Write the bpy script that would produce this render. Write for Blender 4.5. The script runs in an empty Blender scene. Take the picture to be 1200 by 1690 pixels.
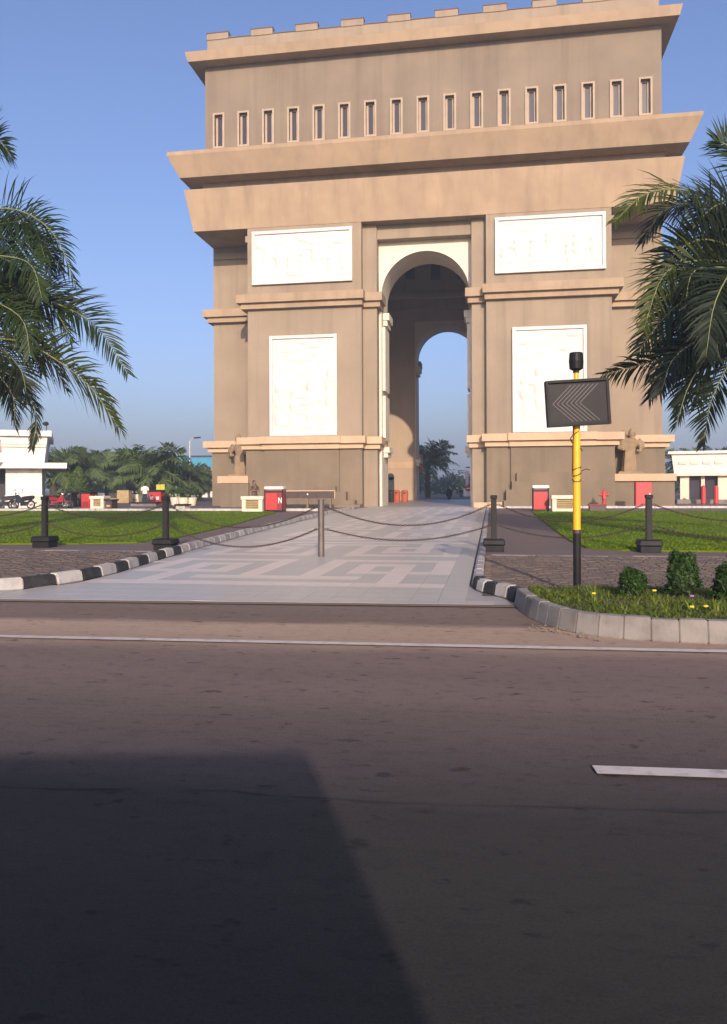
import bpy, bmesh, math, random
from mathutils import Vector, Matrix
R = math.radians
random.seed(7)

# ------------------------------------------------------------------ camera, sky, sun, exposure
FPX, YAW, EYE, ROLL = 1295.0, R(9.2), 1.25, 0.0045      # lens in photo pixels (1200 wide), heading, eye height
sc = bpy.context.scene
cam = bpy.data.objects.new('camera', bpy.data.cameras.new('camera'))
sc.collection.objects.link(cam); sc.camera = cam
cam.data.sensor_fit = 'HORIZONTAL'; cam.data.sensor_width = 36.0
cam.data.lens = 36.0 * FPX / 1200.0
cam.data.shift_y = -40.0 / 1200.0
cam.data.clip_start = 0.05; cam.data.clip_end = 6000
cam.matrix_world = Matrix.Translation((0, 0, EYE)) @ Matrix.Rotation(YAW, 4, 'Z') @ Matrix.Rotation(R(90), 4, 'X') @ Matrix.Rotation(-ROLL, 4, 'Z')

SUN_AZ, SUN_EL = R(14.0), R(18.5)      # sun stands behind the viewer, to the right
wd = bpy.data.worlds.new('World'); sc.world = wd; wd.use_nodes = True
nt = wd.node_tree; nt.nodes.clear()
sky = nt.nodes.new('ShaderNodeTexSky'); sky.sky_type = 'NISHITA'; sky.sun_disc = False
sky.sun_elevation = SUN_EL; sky.sun_rotation = math.pi - SUN_AZ
sky.air_density = 0.95; sky.dust_density = 3.6; sky.ozone_density = 2.6
bg = nt.nodes.new('ShaderNodeBackground'); bg.inputs[1].default_value = 0.15
wo = nt.nodes.new('ShaderNodeOutputWorld')
tint = nt.nodes.new('ShaderNodeMix'); tint.data_type = 'RGBA'; tint.blend_type = 'MULTIPLY'; tint.inputs[0].default_value = 1.0
tint.inputs[7].default_value = (1.03, 1.0, 1.20, 1)      # the phone's cool white balance on the sky
nt.links.new(sky.outputs[0], tint.inputs[6]); nt.links.new(tint.outputs[2], bg.inputs[0]); nt.links.new(bg.outputs[0], wo.inputs[0])

sl = bpy.data.lights.new('sun', 'SUN'); sl.energy = 4.2; sl.angle = R(0.6); sl.color = (1.0, 0.82, 0.66)
so = bpy.data.objects.new('sun', sl); sc.collection.objects.link(so)
ldir = Vector((-math.sin(SUN_AZ) * math.cos(SUN_EL), math.cos(SUN_AZ) * math.cos(SUN_EL), -math.sin(SUN_EL)))
so.rotation_euler = ldir.to_track_quat('-Z', 'Y').to_euler(); so.location = (20, -40, 40)

sc.view_settings.view_transform = 'Standard'; sc.view_settings.look = 'None'
sc.view_settings.gamma = 1.0; sc.view_settings.use_curve_mapping = False
sc.view_settings.exposure = 0.3

# ------------------------------------------------------------------ helpers
COL = sc.collection
CF = Vector((-math.sin(YAW), math.cos(YAW), 0)); CR = Vector((math.cos(YAW), math.sin(YAW), 0))
def _ray(x, y):
    u, v = x - 600.0, 805.0 - y
    u, v = u * math.cos(ROLL) + v * math.sin(ROLL), v * math.cos(ROLL) - u * math.sin(ROLL)
    return CF + CR * (u / FPX) + Vector((0, 0, v / FPX))
def at(x, y, Y):                       # survey: where a sight line meets the vertical plane at depth Y
    d = _ray(x, y); t = Y / d.y
    return Vector((d.x * t, Y, EYE + d.z * t))
def gnd(x, y, z=0.0):                  # survey: where a sight line meets the ground
    d = _ray(x, y); t = (z - EYE) / d.z
    return Vector((d.x * t, d.y * t, z))

def tag(o, label=None, cat=None, group=None, kind=None):
    if label: o['label'] = label
    if cat: o['category'] = cat
    if group: o['group'] = group
    if kind: o['kind'] = kind
    return o
def empty(name, loc=(0, 0, 0), rz=0.0):
    o = bpy.data.objects.new(name, None); COL.objects.link(o)
    o.location = loc; o.rotation_euler = (0, 0, rz); o.empty_display_size = 0.2
    return o
def link(name, me, parent=None, loc=None):
    o = bpy.data.objects.new(name, me); COL.objects.link(o)
    if parent is not None: o.parent = parent
    if loc is not None: o.location = loc
    return o
def copy_tree(o, parent=None):
    c = o.copy(); COL.objects.link(c); c.parent = parent
    for ch in list(o.children): copy_tree(ch, c)
    return c

class MB:
    def __init__(s): s.v = []; s.f = []
    def poly(s, pts):
        n = len(s.v); s.v += [tuple(p) for p in pts]; s.f.append(tuple(range(n, n + len(pts)))); return s
    def hexa(s, b, t):                 # bottom ring b (ccw from above), top ring t
        n = len(s.v); k = len(b); s.v += [tuple(p) for p in b] + [tuple(p) for p in t]
        s.f.append(tuple(n + i for i in reversed(range(k)))); s.f.append(tuple(n + k + i for i in range(k)))
        for i in range(k):
            j = (i + 1) % k; s.f.append((n + i, n + j, n + k + j, n + k + i))
        return s
    def box(s, x0, x1, y0, y1, z0, z1):
        b = [(x0, y0, z0), (x1, y0, z0), (x1, y1, z0), (x0, y1, z0)]
        return s.hexa(b, [(p[0], p[1], z1) for p in b])
    def cyl(s, c, r, z0, z1, n=16, r2=None):
        r2 = r if r2 is None else r2
        b = [(c[0] + r * math.cos(6.28318 * i / n), c[1] + r * math.sin(6.28318 * i / n), z0) for i in range(n)]
        t = [(c[0] + r2 * math.cos(6.28318 * i / n), c[1] + r2 * math.sin(6.28318 * i / n), z1) for i in range(n)]
        return s.hexa(b, t)
    def tube(s, pts, r, n=8, caps=True):
        pts = [Vector(p) for p in pts]; rs = r if isinstance(r, (list, tuple)) else [r] * len(pts)
        rings = []; prev = None
        for i, p in enumerate(pts):
            t = (pts[min(i + 1, len(pts) - 1)] - pts[max(i - 1, 0)]).normalized()
            if prev is None:
                a = Vector((0, 0, 1)) if abs(t.z) < 0.9 else Vector((1, 0, 0)); u = t.cross(a).normalized()
            else:
                u = (prev - t * prev.dot(t)).normalized()
            prev = u; w = t.cross(u); k = len(s.v)
            s.v += [tuple(p + (u * math.cos(6.28318 * j / n) + w * math.sin(6.28318 * j / n)) * rs[i]) for j in range(n)]
            rings.append(k)
        for a, b in zip(rings, rings[1:]):
            for j in range(n):
                k = (j + 1) % n; s.f.append((a + j, a + k, b + k, b + j))
        if caps:
            s.f.append(tuple(reversed(range(rings[0], rings[0] + n)))); s.f.append(tuple(range(rings[-1], rings[-1] + n)))
        return s
    def lathe(s, prof, c=(0, 0), n=20, sx=1.0, sy=1.0):
        rings = []
        for r, z in prof:
            k = len(s.v); rings.append(k)
            s.v += [(c[0] + sx * r * math.cos(6.28318 * j / n), c[1] + sy * r * math.sin(6.28318 * j / n), z) for j in range(n)]
        for a, b in zip(rings, rings[1:]):
            for j in range(n):
                k = (j + 1) % n; s.f.append((a + j, a + k, b + k, b + j))
        s.f.append(tuple(reversed(range(rings[0], rings[0] + n)))); s.f.append(tuple(range(rings[-1], rings[-1] + n)))
        return s
    def square_ring(s, prof, closed=True):   # profile (half width, z) swept round a square
        rings = []
        for h, z in prof:
            rings.append(len(s.v)); s.v += [(-h, -h, z), (h, -h, z), (h, h, z), (-h, h, z)]
        m = len(rings)
        for i in range(m if closed else m - 1):
            a, b = rings[i], rings[(i + 1) % m]
            for j in range(4):
                k = (j + 1) % 4; s.f.append((a + j, a + k, b + k, b + j))
        return s
    def sphere(s, c, r, n=10, m=7):
        rx, ry, rz = r if isinstance(r, (list, tuple)) else (r, r, r)
        prof = [(math.sin(math.pi * (i + 0.08) / (m + 0.16)), -math.cos(math.pi * (i + 0.08) / (m + 0.16))) for i in range(m + 1)]
        k = len(s.v); s.lathe([(p, z) for p, z in prof], (0, 0), n)
        for i in range(k, len(s.v)):
            x, y, z = s.v[i]; s.v[i] = (c[0] + x * rx, c[1] + y * ry, c[2] + z * rz)
        return s
    def xf(s, M, start=0):
        for i in range(start, len(s.v)): s.v[i] = tuple(M @ Vector(s.v[i]))
        return s
    def mesh(s, name, mat, smooth=False, bevel=0.0, segs=1):
        me = bpy.data.meshes.new(name)
        me.from_pydata(s.v, [], s.f)
        if bevel:
            bm = bmesh.new(); bm.from_mesh(me)
            bmesh.ops.bevel(bm, geom=list(bm.edges), offset=bevel, segments=segs, affect='EDGES', clamp_overlap=True)
            bm.to_mesh(me); bm.free()
        for m in (mat if isinstance(mat, (list, tuple)) else [mat]): me.materials.append(m)
        if smooth: me.polygons.foreach_set('use_smooth', [True] * len(me.polygons))
        me.update(); return me
    def build(s, name, mat, parent=None, smooth=False, bevel=0.0, segs=1):
        return link(name, s.mesh(name, mat, smooth, bevel, segs), parent)
def rotz(k): return Matrix.Rotation(k * math.pi / 2, 4, 'Z')

# ------------------------------------------------------------------ materials
def nodes(name):
    m = bpy.data.materials.new(name); m.use_nodes = True
    t = m.node_tree; return m, t, t.nodes['Principled BSDF']
def nnode(t, kind, **kw):
    n = t.nodes.new(kind)
    for k, v in kw.items(): setattr(n, k, v)
    return n
def mixc(t, fac, a, b, mode='MIX'):
    n = t.nodes.new('ShaderNodeMix'); n.data_type = 'RGBA'; n.blend_type = mode
    for sock, val in ((n.inputs[0], fac), (n.inputs[6], a), (n.inputs[7], b)):
        if hasattr(val, 'is_output'): t.links.new(val, sock)
        elif isinstance(val, (int, float)): sock.default_value = val
        else: sock.default_value = (*val[:3], 1)
    return n.outputs[2]
def ramp(t, src, lo, hi):
    n = t.nodes.new('ShaderNodeMapRange'); n.inputs[1].default_value = lo; n.inputs[2].default_value = hi
    t.links.new(src, n.inputs[0]); return n.outputs[0]
def noise(t, scale, detail=4, rough=0.6, stretch=None, coord='Object', dist=0.0):
    tc = t.nodes.new('ShaderNodeTexCoord'); src = tc.outputs[coord]
    if stretch:
        mp = t.nodes.new('ShaderNodeMapping'); mp.inputs['Scale'].default_value = stretch
        t.links.new(src, mp.inputs[0]); src = mp.outputs[0]
    n = t.nodes.new('ShaderNodeTexNoise'); n.inputs['Scale'].default_value = scale
    n.inputs['Detail'].default_value = detail; n.inputs['Roughness'].default_value = rough; n.inputs['Distortion'].default_value = dist
    t.links.new(src, n.inputs['Vector']); return n.outputs[0]
def bump(t, bsdf, h, strength, dist):
    b = t.nodes.new('ShaderNodeBump'); b.inputs['Strength'].default_value = strength; b.inputs['Distance'].default_value = dist
    t.links.new(h, b.inputs['Height']); t.links.new(b.outputs[0], bsdf.inputs['Normal'])
def mat(name, col, col2=None, rough=0.7, scale=3.0, lo=0.35, hi=0.65, bmp=0.0, bscale=40.0, bdist=0.01, metal=0.0,
        stretch=None, rnd=0.0, spec=0.5, detail=5, speck=None, streak=0.0):
    m, t, b = nodes(name)
    b.inputs['Roughness'].default_value = rough; b.inputs['Metallic'].default_value = metal
    b.inputs['Specular IOR Level'].default_value = spec
    col2 = col2 or tuple(c * 0.82 for c in col)
    c = mixc(t, ramp(t, noise(t, scale, detail, stretch=stretch), lo, hi), col, col2)
    if speck:                                        # (scale, amount, colour)
        c = mixc(t, ramp(t, noise(t, speck[0], 3, 0.7), speck[1], speck[1] + 0.12), c, speck[2])
    if streak:                                       # rain streaks down a wall
        f = ramp(t, noise(t, 1.0, 4, 0.6, stretch=(1.3, 1.3, 0.06)), 0.48, 0.8)
        mm = t.nodes.new('ShaderNodeMath'); mm.operation = 'MULTIPLY'; mm.inputs[1].default_value = streak; t.links.new(f, mm.inputs[0])
        c = mixc(t, mm.outputs[0], c, tuple(x * 0.55 for x in col2))
    if rnd:
        oi = t.nodes.new('ShaderNodeObjectInfo'); hs = t.nodes.new('ShaderNodeHueSaturation')
        t.links.new(ramp(t, oi.outputs['Random'], 0, 1), hs.inputs['Value'])
        mr = t.nodes.new('ShaderNodeMapRange'); mr.inputs[3].default_value = 1 - rnd; mr.inputs[4].default_value = 1 + rnd
        t.links.new(oi.outputs['Random'], mr.inputs[0]); t.links.new(mr.outputs[0], hs.inputs['Value'])
        t.links.new(c, hs.inputs['Color']); c = hs.outputs[0]
    t.links.new(c, b.inputs['Base Color'])
    if bmp: bump(t, b, noise(t, bscale, 6, 0.65), bmp, bdist)
    return m
def leafmat(name, col, col2, trans=0.25, scale=1.2, rough=0.45):
    m, t, b = nodes(name)
    c = mixc(t, ramp(t, noise(t, scale, 3), 0.3, 0.7), col, col2)
    t.links.new(c, b.inputs['Base Color']); b.inputs['Roughness'].default_value = rough
    b.inputs['Specular IOR Level'].default_value = 0.2
    tr = t.nodes.new('ShaderNodeBsdfTranslucent'); t.links.new(c, tr.inputs[0])
    mx = t.nodes.new('ShaderNodeMixShader'); mx.inputs[0].default_value = trans
    out = t.nodes['Material Output']
    t.links.new(b.outputs[0], mx.inputs[1]); t.links.new(tr.outputs[0], mx.inputs[2]); t.links.new(mx.outputs[0], out.inputs[0])
    return m

M = {}
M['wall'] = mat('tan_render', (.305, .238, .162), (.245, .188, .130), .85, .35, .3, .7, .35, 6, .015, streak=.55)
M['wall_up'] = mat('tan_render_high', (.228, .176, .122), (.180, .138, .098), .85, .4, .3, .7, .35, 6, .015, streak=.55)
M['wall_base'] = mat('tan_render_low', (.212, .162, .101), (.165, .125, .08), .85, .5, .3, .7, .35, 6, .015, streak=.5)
M['frieze'] = mat('peach_render', (.39, .28, .176), (.305, .218, .14), .85, .45, .3, .7, .3, 6, .015, streak=.5)
M['trim'] = mat('cream_trim', (.56, .392, .245), (.47, .325, .20), .8, .9, .3, .7, .15, 12, .008, streak=.25)
M['relief'] = mat('white_relief', (.635, .605, .565), (.55, .52, .48), .75, 1.2, .4, .75, .3, 14, .01, streak=.12)
M['arch_cream'] = mat('arch_cream', (.72, .63, .50), (.65, .56, .44), .8, .7, .3, .7, .15, 10, .01, streak=.15)
M['interior'] = mat('hall_render', (.46, .345, .235), (.40, .30, .205), .85, .5, .3, .7, .15, 8, .01, streak=.2)
M['roofing'] = mat('roof_slab', (.35, .30, .25), None, .9)
M['dark'] = mat('dark_void', (.018, .018, .02), None, .6)
def glass_mat(name, c):
    m, t, b = nodes(name); b.inputs['Base Color'].default_value = (*c, 1); b.inputs['Roughness'].default_value = .35
    b.inputs['Specular IOR Level'].default_value = .16; return m
M['glass'] = glass_mat('window_glass', (.05, .045, .06))
M['asphalt'] = mat('asphalt', (.155, .112, .098), (.125, .092, .082), .85, .5, .35, .65, .6, 130, .006, stretch=(.25, 1, 1), speck=(38, .68, (.02, .018, .018)))
M['asphalt_new'] = mat('asphalt_dark', (.037, .033, .030), (.030, .027, .025), .85, .6, .35, .65, .7, 120, .007, stretch=(.4, 1, 1), speck=(6.5, .69, (.02, .019, .019)))
M['dust'] = mat('dusty_asphalt', (.42, .30, .20), (.25, .18, .135), .9, 1.1, .3, .7, .5, 90, .005, stretch=(.3, 1, 1))
M['gutter'] = mat('gutter_concrete', (.165, .122, .09), (.21, .155, .115), .9, 1.4, .35, .7, .5, 60, .006, stretch=(.4, 1, 1))
M['paint'] = mat('road_paint', (.54, .48, .43), (.30, .265, .24), .7, 9, .52, .72, .3, 120, .003)
M['tile_grey'] = mat('tile_grey', (.43, .40, .35), (.395, .37, .32), .44, .8, .3, .7, rnd=.02)
M['tile_beige'] = mat('tile_beige', (.62, .53, .45), (.58, .495, .42), .44, .8, .3, .7, rnd=.02)
M['tile_grout'] = mat('tile_grout', (.36, .345, .335), None, .5)
M['paver'] = mat('grey_paver', (.128, .094, .073), (.088, .066, .053), .9, 2.2, .3, .7, .5, 60, .006, rnd=.22)
M['paver_bed'] = mat('paver_sand', (.07, .055, .045), (.10, .08, .06), .95, 3)
M['kerb_white'] = mat('kerb_white', (.46, .43, .385), (.26, .24, .215), .85, 5, .48, .75, .5, 30, .01, rnd=.12)
M['kerb_black'] = mat('kerb_black', (.020, .019, .020), (.05, .047, .044), .8, 6, .5, .75, .4, 30, .01)
M['kerb_faded'] = mat('kerb_faded', (.34, .31, .285), (.20, .18, .165), .85, 4, .45, .72, .4, 30, .01, rnd=.2)
M['kerb_concrete'] = mat('kerb_concrete', (.235, .212, .188), (.135, .12, .105), .9, 3.5, .42, .72, .5, 28, .012, rnd=.13, speck=(7, .66, (.16, .14, .12)))
M['black_paint'] = mat('black_paint', (.008, .008, .009), (.018, .017, .016), .6, 5, .45, .75, spec=.25)
M['post_grey'] = mat('post_steel', (.16, .135, .12), (.10, .085, .075), .45, 6, .35, .7, metal=.4)
M['post_dark'] = mat('post_dark', (.020, .019, .019), (.013, .012, .012), .6, 6, .35, .7, spec=.25)
M['chain'] = mat('chain_iron', (.055, .04, .033), (.09, .055, .038), .7, 20, .4, .7, metal=.3)
M['yellow'] = mat('pole_yellow', (.80, .44, .012), (.72, .38, .012), .4, 4, .3, .7)
M['board'] = mat('board_black', (.009, .009, .010), (.015, .014, .015), .5, 2.5, spec=.2)
M['chevron'] = mat('chevron_line', (.085, .072, .068), None, .5)
M['red'] = mat('red_panel', (.50, .035, .035), (.42, .03, .03), .5, 3)
M['red_dark'] = mat('red_panel_deep', (.28, .02, .022), None, .5)
M['orange_red'] = mat('orange_red', (.46, .09, .035), None, .6)
M['white'] = mat('white_paint', (.78, .74, .68), (.68, .64, .58), .7, 1.2, .35, .7, streak=.15)
M['cream'] = mat('cream_paint', (.74, .65, .50), (.66, .58, .44), .75, 2, .35, .7)
M['window_trim'] = mat('window_trim', (.40, .315, .225), (.34, .265, .19), .85, 1.0)
M['coping'] = mat('parapet_coping', (.13, .075, .065), None, .8)
M['louver'] = mat('louver', (.44, .33, .16), None, .6)
M['brown'] = mat('brown_board', (.075, .042, .034), (.055, .032, .026), .5, 3)
M['statue'] = mat('statue_stone', (.30, .21, .115), (.20, .145, .085), .85, 2.2, .35, .7, .6, 9, .03)
M['soil'] = mat('soil', (.05, .038, .026), None, .95, 8)
M['trunk'] = mat('palm_trunk', (.10, .078, .055), (.055, .042, .03), .95, 5, .35, .65, .9, 18, .04)
M['bark'] = mat('bark', (.09, .07, .05), None, .95, 4, bmp=.6, bscale=12, bdist=.03)
M['rachis'] = mat('palm_rachis', (.20, .21, .07), (.15, .17, .06), .5, 2)
M['frond_a'] = leafmat('palm_green', (.014, .031, .007), (.031, .052, .010), .2)
M['frond_y'] = leafmat('palm_yellowgreen', (.040, .060, .008), (.066, .080, .012), .22)
M['frond_d'] = leafmat('palm_deep', (.007, .013, .005), (.014, .023, .007), .10)  # near-black green, the shade inside the crowns put into the colour
M['frond_dry'] = leafmat('palm_dry', (.10, .065, .035), (.05, .035, .02), .1)
M['frond_far'] = leafmat('palm_far', (.065, .11, .03), (.11, .15, .045), .2, .5)  # lighter green, with distance haze put into the colour
M['leaf'] = leafmat('tree_leaf', (.035, .065, .02), (.065, .10, .03), .2, .6)
M['leaf_dark'] = leafmat('tree_leaf_dark', (.028, .048, .018), (.05, .075, .025), .15, .6)
M['bush'] = leafmat('bush_leaf', (.016, .045, .007), (.040, .085, .012), .2, 9)
M['bedgrass'] = leafmat('bed_grass', (.085, .135, .014), (.16, .19, .028), .25, 3)
M['lily'] = leafmat('lily_leaf', (.24, .28, .05), (.15, .21, .04), .3, 4)
M['topiary'] = leafmat('topiary_leaf', (.06, .10, .015), (.085, .13, .02), .2, 2)
M['petal_y'] = mat('petal_yellow', (.8, .55, .03), None, .6); M['petal_v'] = mat('petal_violet', (.35, .16, .55), None, .6)
M['grassblade'] = leafmat('lawn_blade', (.14, .215, .006), (.095, .165, .005), .3, .35, .8)
M['rubber'] = mat('rubber', (.015, .015, .015), None, .8); M['steel'] = mat('steel', (.45, .45, .45), None, .3, metal=.9)
M['lamp_pole'] = mat('lamp_pole', (.55, .55, .53), None, .5); M['cyan'] = mat('blue_roof', (.10, .36, .46), (.08, .30, .40), .5, 1)
M['bike_body'] = mat('bike_black', (.02, .02, .024), None, .35); M['bike_red'] = mat('bike_red', (.35, .03, .03), None, .35)
M['skin'] = mat('skin', (.25, .13, .08), None, .6); M['hair'] = mat('hair', (.012, .01, .009), None, .6)
M['shirt'] = mat('shirt_brown', (.16, .10, .065), (.06, .05, .03), .9, 9, .45, .55); M['trousers'] = mat('trousers_tan', (.30, .25, .18), None, .9)
M['shirt_w'] = mat('shirt_white', (.7, .68, .66), None, .9); M['trousers_d'] = mat('trousers_dark', (.03, .03, .04), None, .9)
M['van'] = mat('van_white', (.7, .7, .68), None, .3); M['yellow_sign'] = mat('yellow_sign', (.50, .46, .05), None, .6)

# lawn ground: brick-like fine pavers beyond reach are material only
def lawn_mat():
    m, t, b = nodes('lawn')
    c = mixc(t, ramp(t, noise(t, .25, 4), .35, .65), (.118, .185, .005), (.080, .145, .005))
    c = mixc(t, ramp(t, noise(t, 22, 4, .7), .35, .8), c, (.155, .18, .012))
    t.links.new(c, b.inputs['Base Color']); b.inputs['Roughness'].default_value = .9; b.inputs['Specular IOR Level'].default_value = .1
    bump(t, b, noise(t, 60, 4, .7), .8, .03); return m
M['lawn'] = lawn_mat()
def brick_mat(name, a, bcol, mortar, sx):
    m, t, b = nodes(name)
    tc = nnode(t, 'ShaderNodeTexCoord'); br = nnode(t, 'ShaderNodeTexBrick')
    br.inputs['Scale'].default_value = sx; br.inputs['Color1'].default_value = (*a, 1); br.inputs['Color2'].default_value = (*bcol, 1)
    br.inputs['Mortar'].default_value = (*mortar, 1); br.inputs['Mortar Size'].default_value = .018; br.inputs['Bias'].default_value = 0
    t.links.new(tc.outputs['Object'], br.inputs['Vector'])
    c = mixc(t, ramp(t, noise(t, .6, 5), .35, .7), br.outputs[0], tuple(x * .7 for x in a)); 
    t.links.new(c, b.inputs['Base Color']); b.inputs['Roughness'].default_value = .88
    bump(t, b, br.outputs['Fac'], -.4, .01); return m
M['court'] = brick_mat('red_block_paving', (.175, .118, .10), (.142, .098, .085), (.085, .06, .053), 2.4)
M['plaza'] = mat('plaza_paving', (.145, .108, .095), (.115, .088, .08), .85, .4, .3, .7, .3, 30, .005)
M['terrain'] = mat('terrain', (.09, .085, .05), (.06, .075, .03), .95, .02)
M['walk_far'] = mat('walk_floor', (.36, .31, .28), (.30, .255, .23), .4, .5)

def sheet(name, pts, z, m, kind='structure'):
    o = MB().poly([(p[0], p[1], z) for p in pts]).build(name, m)
    return tag(o, kind=kind)

# ------------------------------------------------------------------ ground, road, paving
sheet('ground', [(-700, -300), (700, -300), (700, 900), (-700, 900)], -.05, M['terrain'])
def ln(y0, k): return lambda x: y0 + k * (x + 2.6)
E_SEAM = ln(2.98, .052); E_LINE = ln(6.10, .034); E_DUST = ln(6.98, .04); E_GUT = ln(8.25, .052)
def band(name, ya, yb, z, m, x0=-120, x1=120):
    return sheet(name, [(x0, ya(x0)), (x1, ya(x1)), (x1, yb(x1)), (x0, yb(x0))], z, m)
def road_mat():
    m, t, b = nodes('road_surface')
    tc = nnode(t, 'ShaderNodeTexCoord'); sx = nnode(t, 'ShaderNodeSeparateXYZ'); t.links.new(tc.outputs['Object'], sx.inputs[0])
    def mth(op, a, c):
        n = t.nodes.new('ShaderNodeMath'); n.operation = op
        for sock, v in ((n.inputs[0], a), (n.inputs[1], c)):
            if hasattr(v, 'is_output'): t.links.new(v, sock)
            else: sock.default_value = v
        return n.outputs[0]
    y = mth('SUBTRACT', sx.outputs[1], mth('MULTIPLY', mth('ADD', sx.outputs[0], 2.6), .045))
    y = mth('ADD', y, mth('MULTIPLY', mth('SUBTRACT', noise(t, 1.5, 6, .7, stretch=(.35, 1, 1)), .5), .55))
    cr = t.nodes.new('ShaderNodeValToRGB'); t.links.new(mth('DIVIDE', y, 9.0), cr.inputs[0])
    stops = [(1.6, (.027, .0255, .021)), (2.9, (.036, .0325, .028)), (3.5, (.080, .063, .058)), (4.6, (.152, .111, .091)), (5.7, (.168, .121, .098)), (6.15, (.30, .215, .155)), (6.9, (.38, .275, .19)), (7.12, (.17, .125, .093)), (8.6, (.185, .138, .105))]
    e = cr.color_ramp.elements
    while len(e) < len(stops): e.new(.5)
    for k, (p, c) in enumerate(stops): e[k].position = p / 9; e[k].color = (*c, 1)
    c = cr.outputs[0]
    c = mixc(t, mth('MULTIPLY', ramp(t, noise(t, .9, 5, .65, stretch=(.22, 1, 1)), .42, .72), .45), c, (.62, .6, .6), 'MULTIPLY')     # tyre-worn streaks
    c = mixc(t, mth('MULTIPLY', ramp(t, noise(t, 14, 6, .8, stretch=(.5, 1, 1)), .5, .66), .55), c, (.5, .5, .5), 'MULTIPLY')        # blotches
    c = mixc(t, ramp(t, noise(t, 90, 4, .85), .38, .66), c, mixc(t, 1.0, c, (1.55, 1.5, 1.45), 'MULTIPLY'))                           # aggregate
    c = mixc(t, mth('MULTIPLY', ramp(t, noise(t, 95, 2, .7), .58, .66), .55), c, (.4, .4, .4), 'MULTIPLY')                            # pits
    c = mixc(t, mth('MULTIPLY', ramp(t, noise(t, 9, 3, .6, stretch=(.55, 1, 1)), .63, .69), .7), c, (.25, .25, .25), 'MULTIPLY')     # oil spots
    t.links.new(c, b.inputs['Base Color']); b.inputs['Roughness'].default_value = .88; b.inputs['Specular IOR Level'].default_value = .3
    bump(t, b, noise(t, 140, 5, .75), .9, .006); return m
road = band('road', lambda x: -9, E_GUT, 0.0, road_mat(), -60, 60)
band('gutter_lip', lambda x: E_GUT(x) - .16, lambda x: E_GUT(x) + .004, .0118, M['gutter'], -58, 58)
sm_ = MB(); rr0 = random.Random(4); xs = [-6 + .12 * i for i in range(120)]; off_ = 0.0; cur = []
for x in xs:
    off_ = off_ * .93 + rr0.gauss(0, .010); w_ = max(.0, rr0.gauss(.004, .004)); cur.append((x, E_SEAM(x) + off_, w_))
for a, c in zip(cur, cur[1:]): sm_.poly([(a[0], a[1] - a[2], .004), (c[0], c[1] - c[2], .004), (c[0], c[1] + c[2], .004), (a[0], a[1] + a[2], .004)])
tag(sm_.build('road_seam', M['kerb_black']), kind='structure')
ml = MB(); 
for i in range(60):
    x0 = -58 + i * 2; ml.poly([(x0, E_LINE(x0) - .05, .012), (x0 + 2, E_LINE(x0 + 2) - .05, .012), (x0 + 2, E_LINE(x0 + 2) + .05, .012), (x0, E_LINE(x0) + .05, .012)])
eo = ml.build('edge_line', M['paint']); tag(eo, kind='structure')
dash = MB(); a = .45
dash.poly([(a, 3.505, .012), (a + 3.2, 3.505 + .16, .012), (a + 3.2, 3.605 + .16, .012), (a - .01, 3.605, .012)])
tag(dash.build('centre_dash', M['paint']), kind='structure')
sheet('forecourt', [(-60, E_GUT(-60)), (60, E_GUT(60)), (60, 42), (-60, 42)], .004, M['court'])
sheet('plaza', [(-140, 41.5), (140, 41.5), (140, 120), (-140, 120)], .012, M['plaza'])
sheet('far_road', [(-300, 120), (300, 120), (300, 135), (-300, 135)], .016, M['asphalt'])

# tiled walk: every near tile its own piece, the far ones joined
LEFT = [(8.0, -5.45), (9.7, -5.40), (11, -5.45), (14.0, -5.83), (21.3, -6.50), (39, -7.75), (49.5, -8.0)]
def left_edge(y):
    for (a, xa), (b, xb) in zip(LEFT, LEFT[1:]):
        if y <= b: return xa + (xb - xa) * max(0, (y - a) / (b - a))
    return LEFT[-1][1]
XR = -.27; T = .30; TY = .36
walk_pts = [(.30, E_GUT(.30)), (.22, 8.6), (.12, 8.93), (-.05, 9.18), (-.18, 9.5), (XR, 9.9), (XR, 49.9)] + [(x, y) for y, x in reversed(LEFT[1:])] + [(-5.6, 9.1), (-6.1, 8.55), (-9.5, 8.2), (-9.5, E_GUT(-9.5))]
walk = sheet('tiled_walk', walk_pts[::-1], .008, M['tile_grout'])
HALF = [{1, 2, 3, 4, 5, 6, 7, 8}, {3}, {3, 5, 6, 7, 8}, {3, 7}, {1, 2, 3, 4, 5, 7}, {1, 3, 5, 7}, {1, 3, 5, 7}, {1, 3, 4, 5, 7}, {1, 7}, {1, 2, 3, 4, 5, 6, 7}, set(), set()]
def tile_light(i, j):                        # i column from the right edge, j row from the road; the key pattern mirrors about the middle
    r = j - 4
    if r < 0 or i < 1 or i > 16: return False
    blk, r = divmod(r, 12); c = i if i <= 8 else 17 - i
    if blk % 2: r = 9 - r if r < 10 else r
    return c in HALF[r]
def tile_mesh(m):
    b = MB(); g = .0012; s = T / 2 - g; u = TY / 2 - g
    b.hexa([(-s, -u, .008), (s, -u, .008), (s, u, .008), (-s, u, .008)], [(-s + .001, -u + .001, .014), (s - .001, -u + .001, .014), (s - .001, u - .001, .014), (-s + .001, u - .001, .014)])
    return b.mesh('tile', m)
TM = {True: tile_mesh(M['tile_beige']), False: tile_mesh(M['tile_grey'])}
far = {True: MB(), False: MB()}; ntile = 0
Y00 = 8.25
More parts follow.
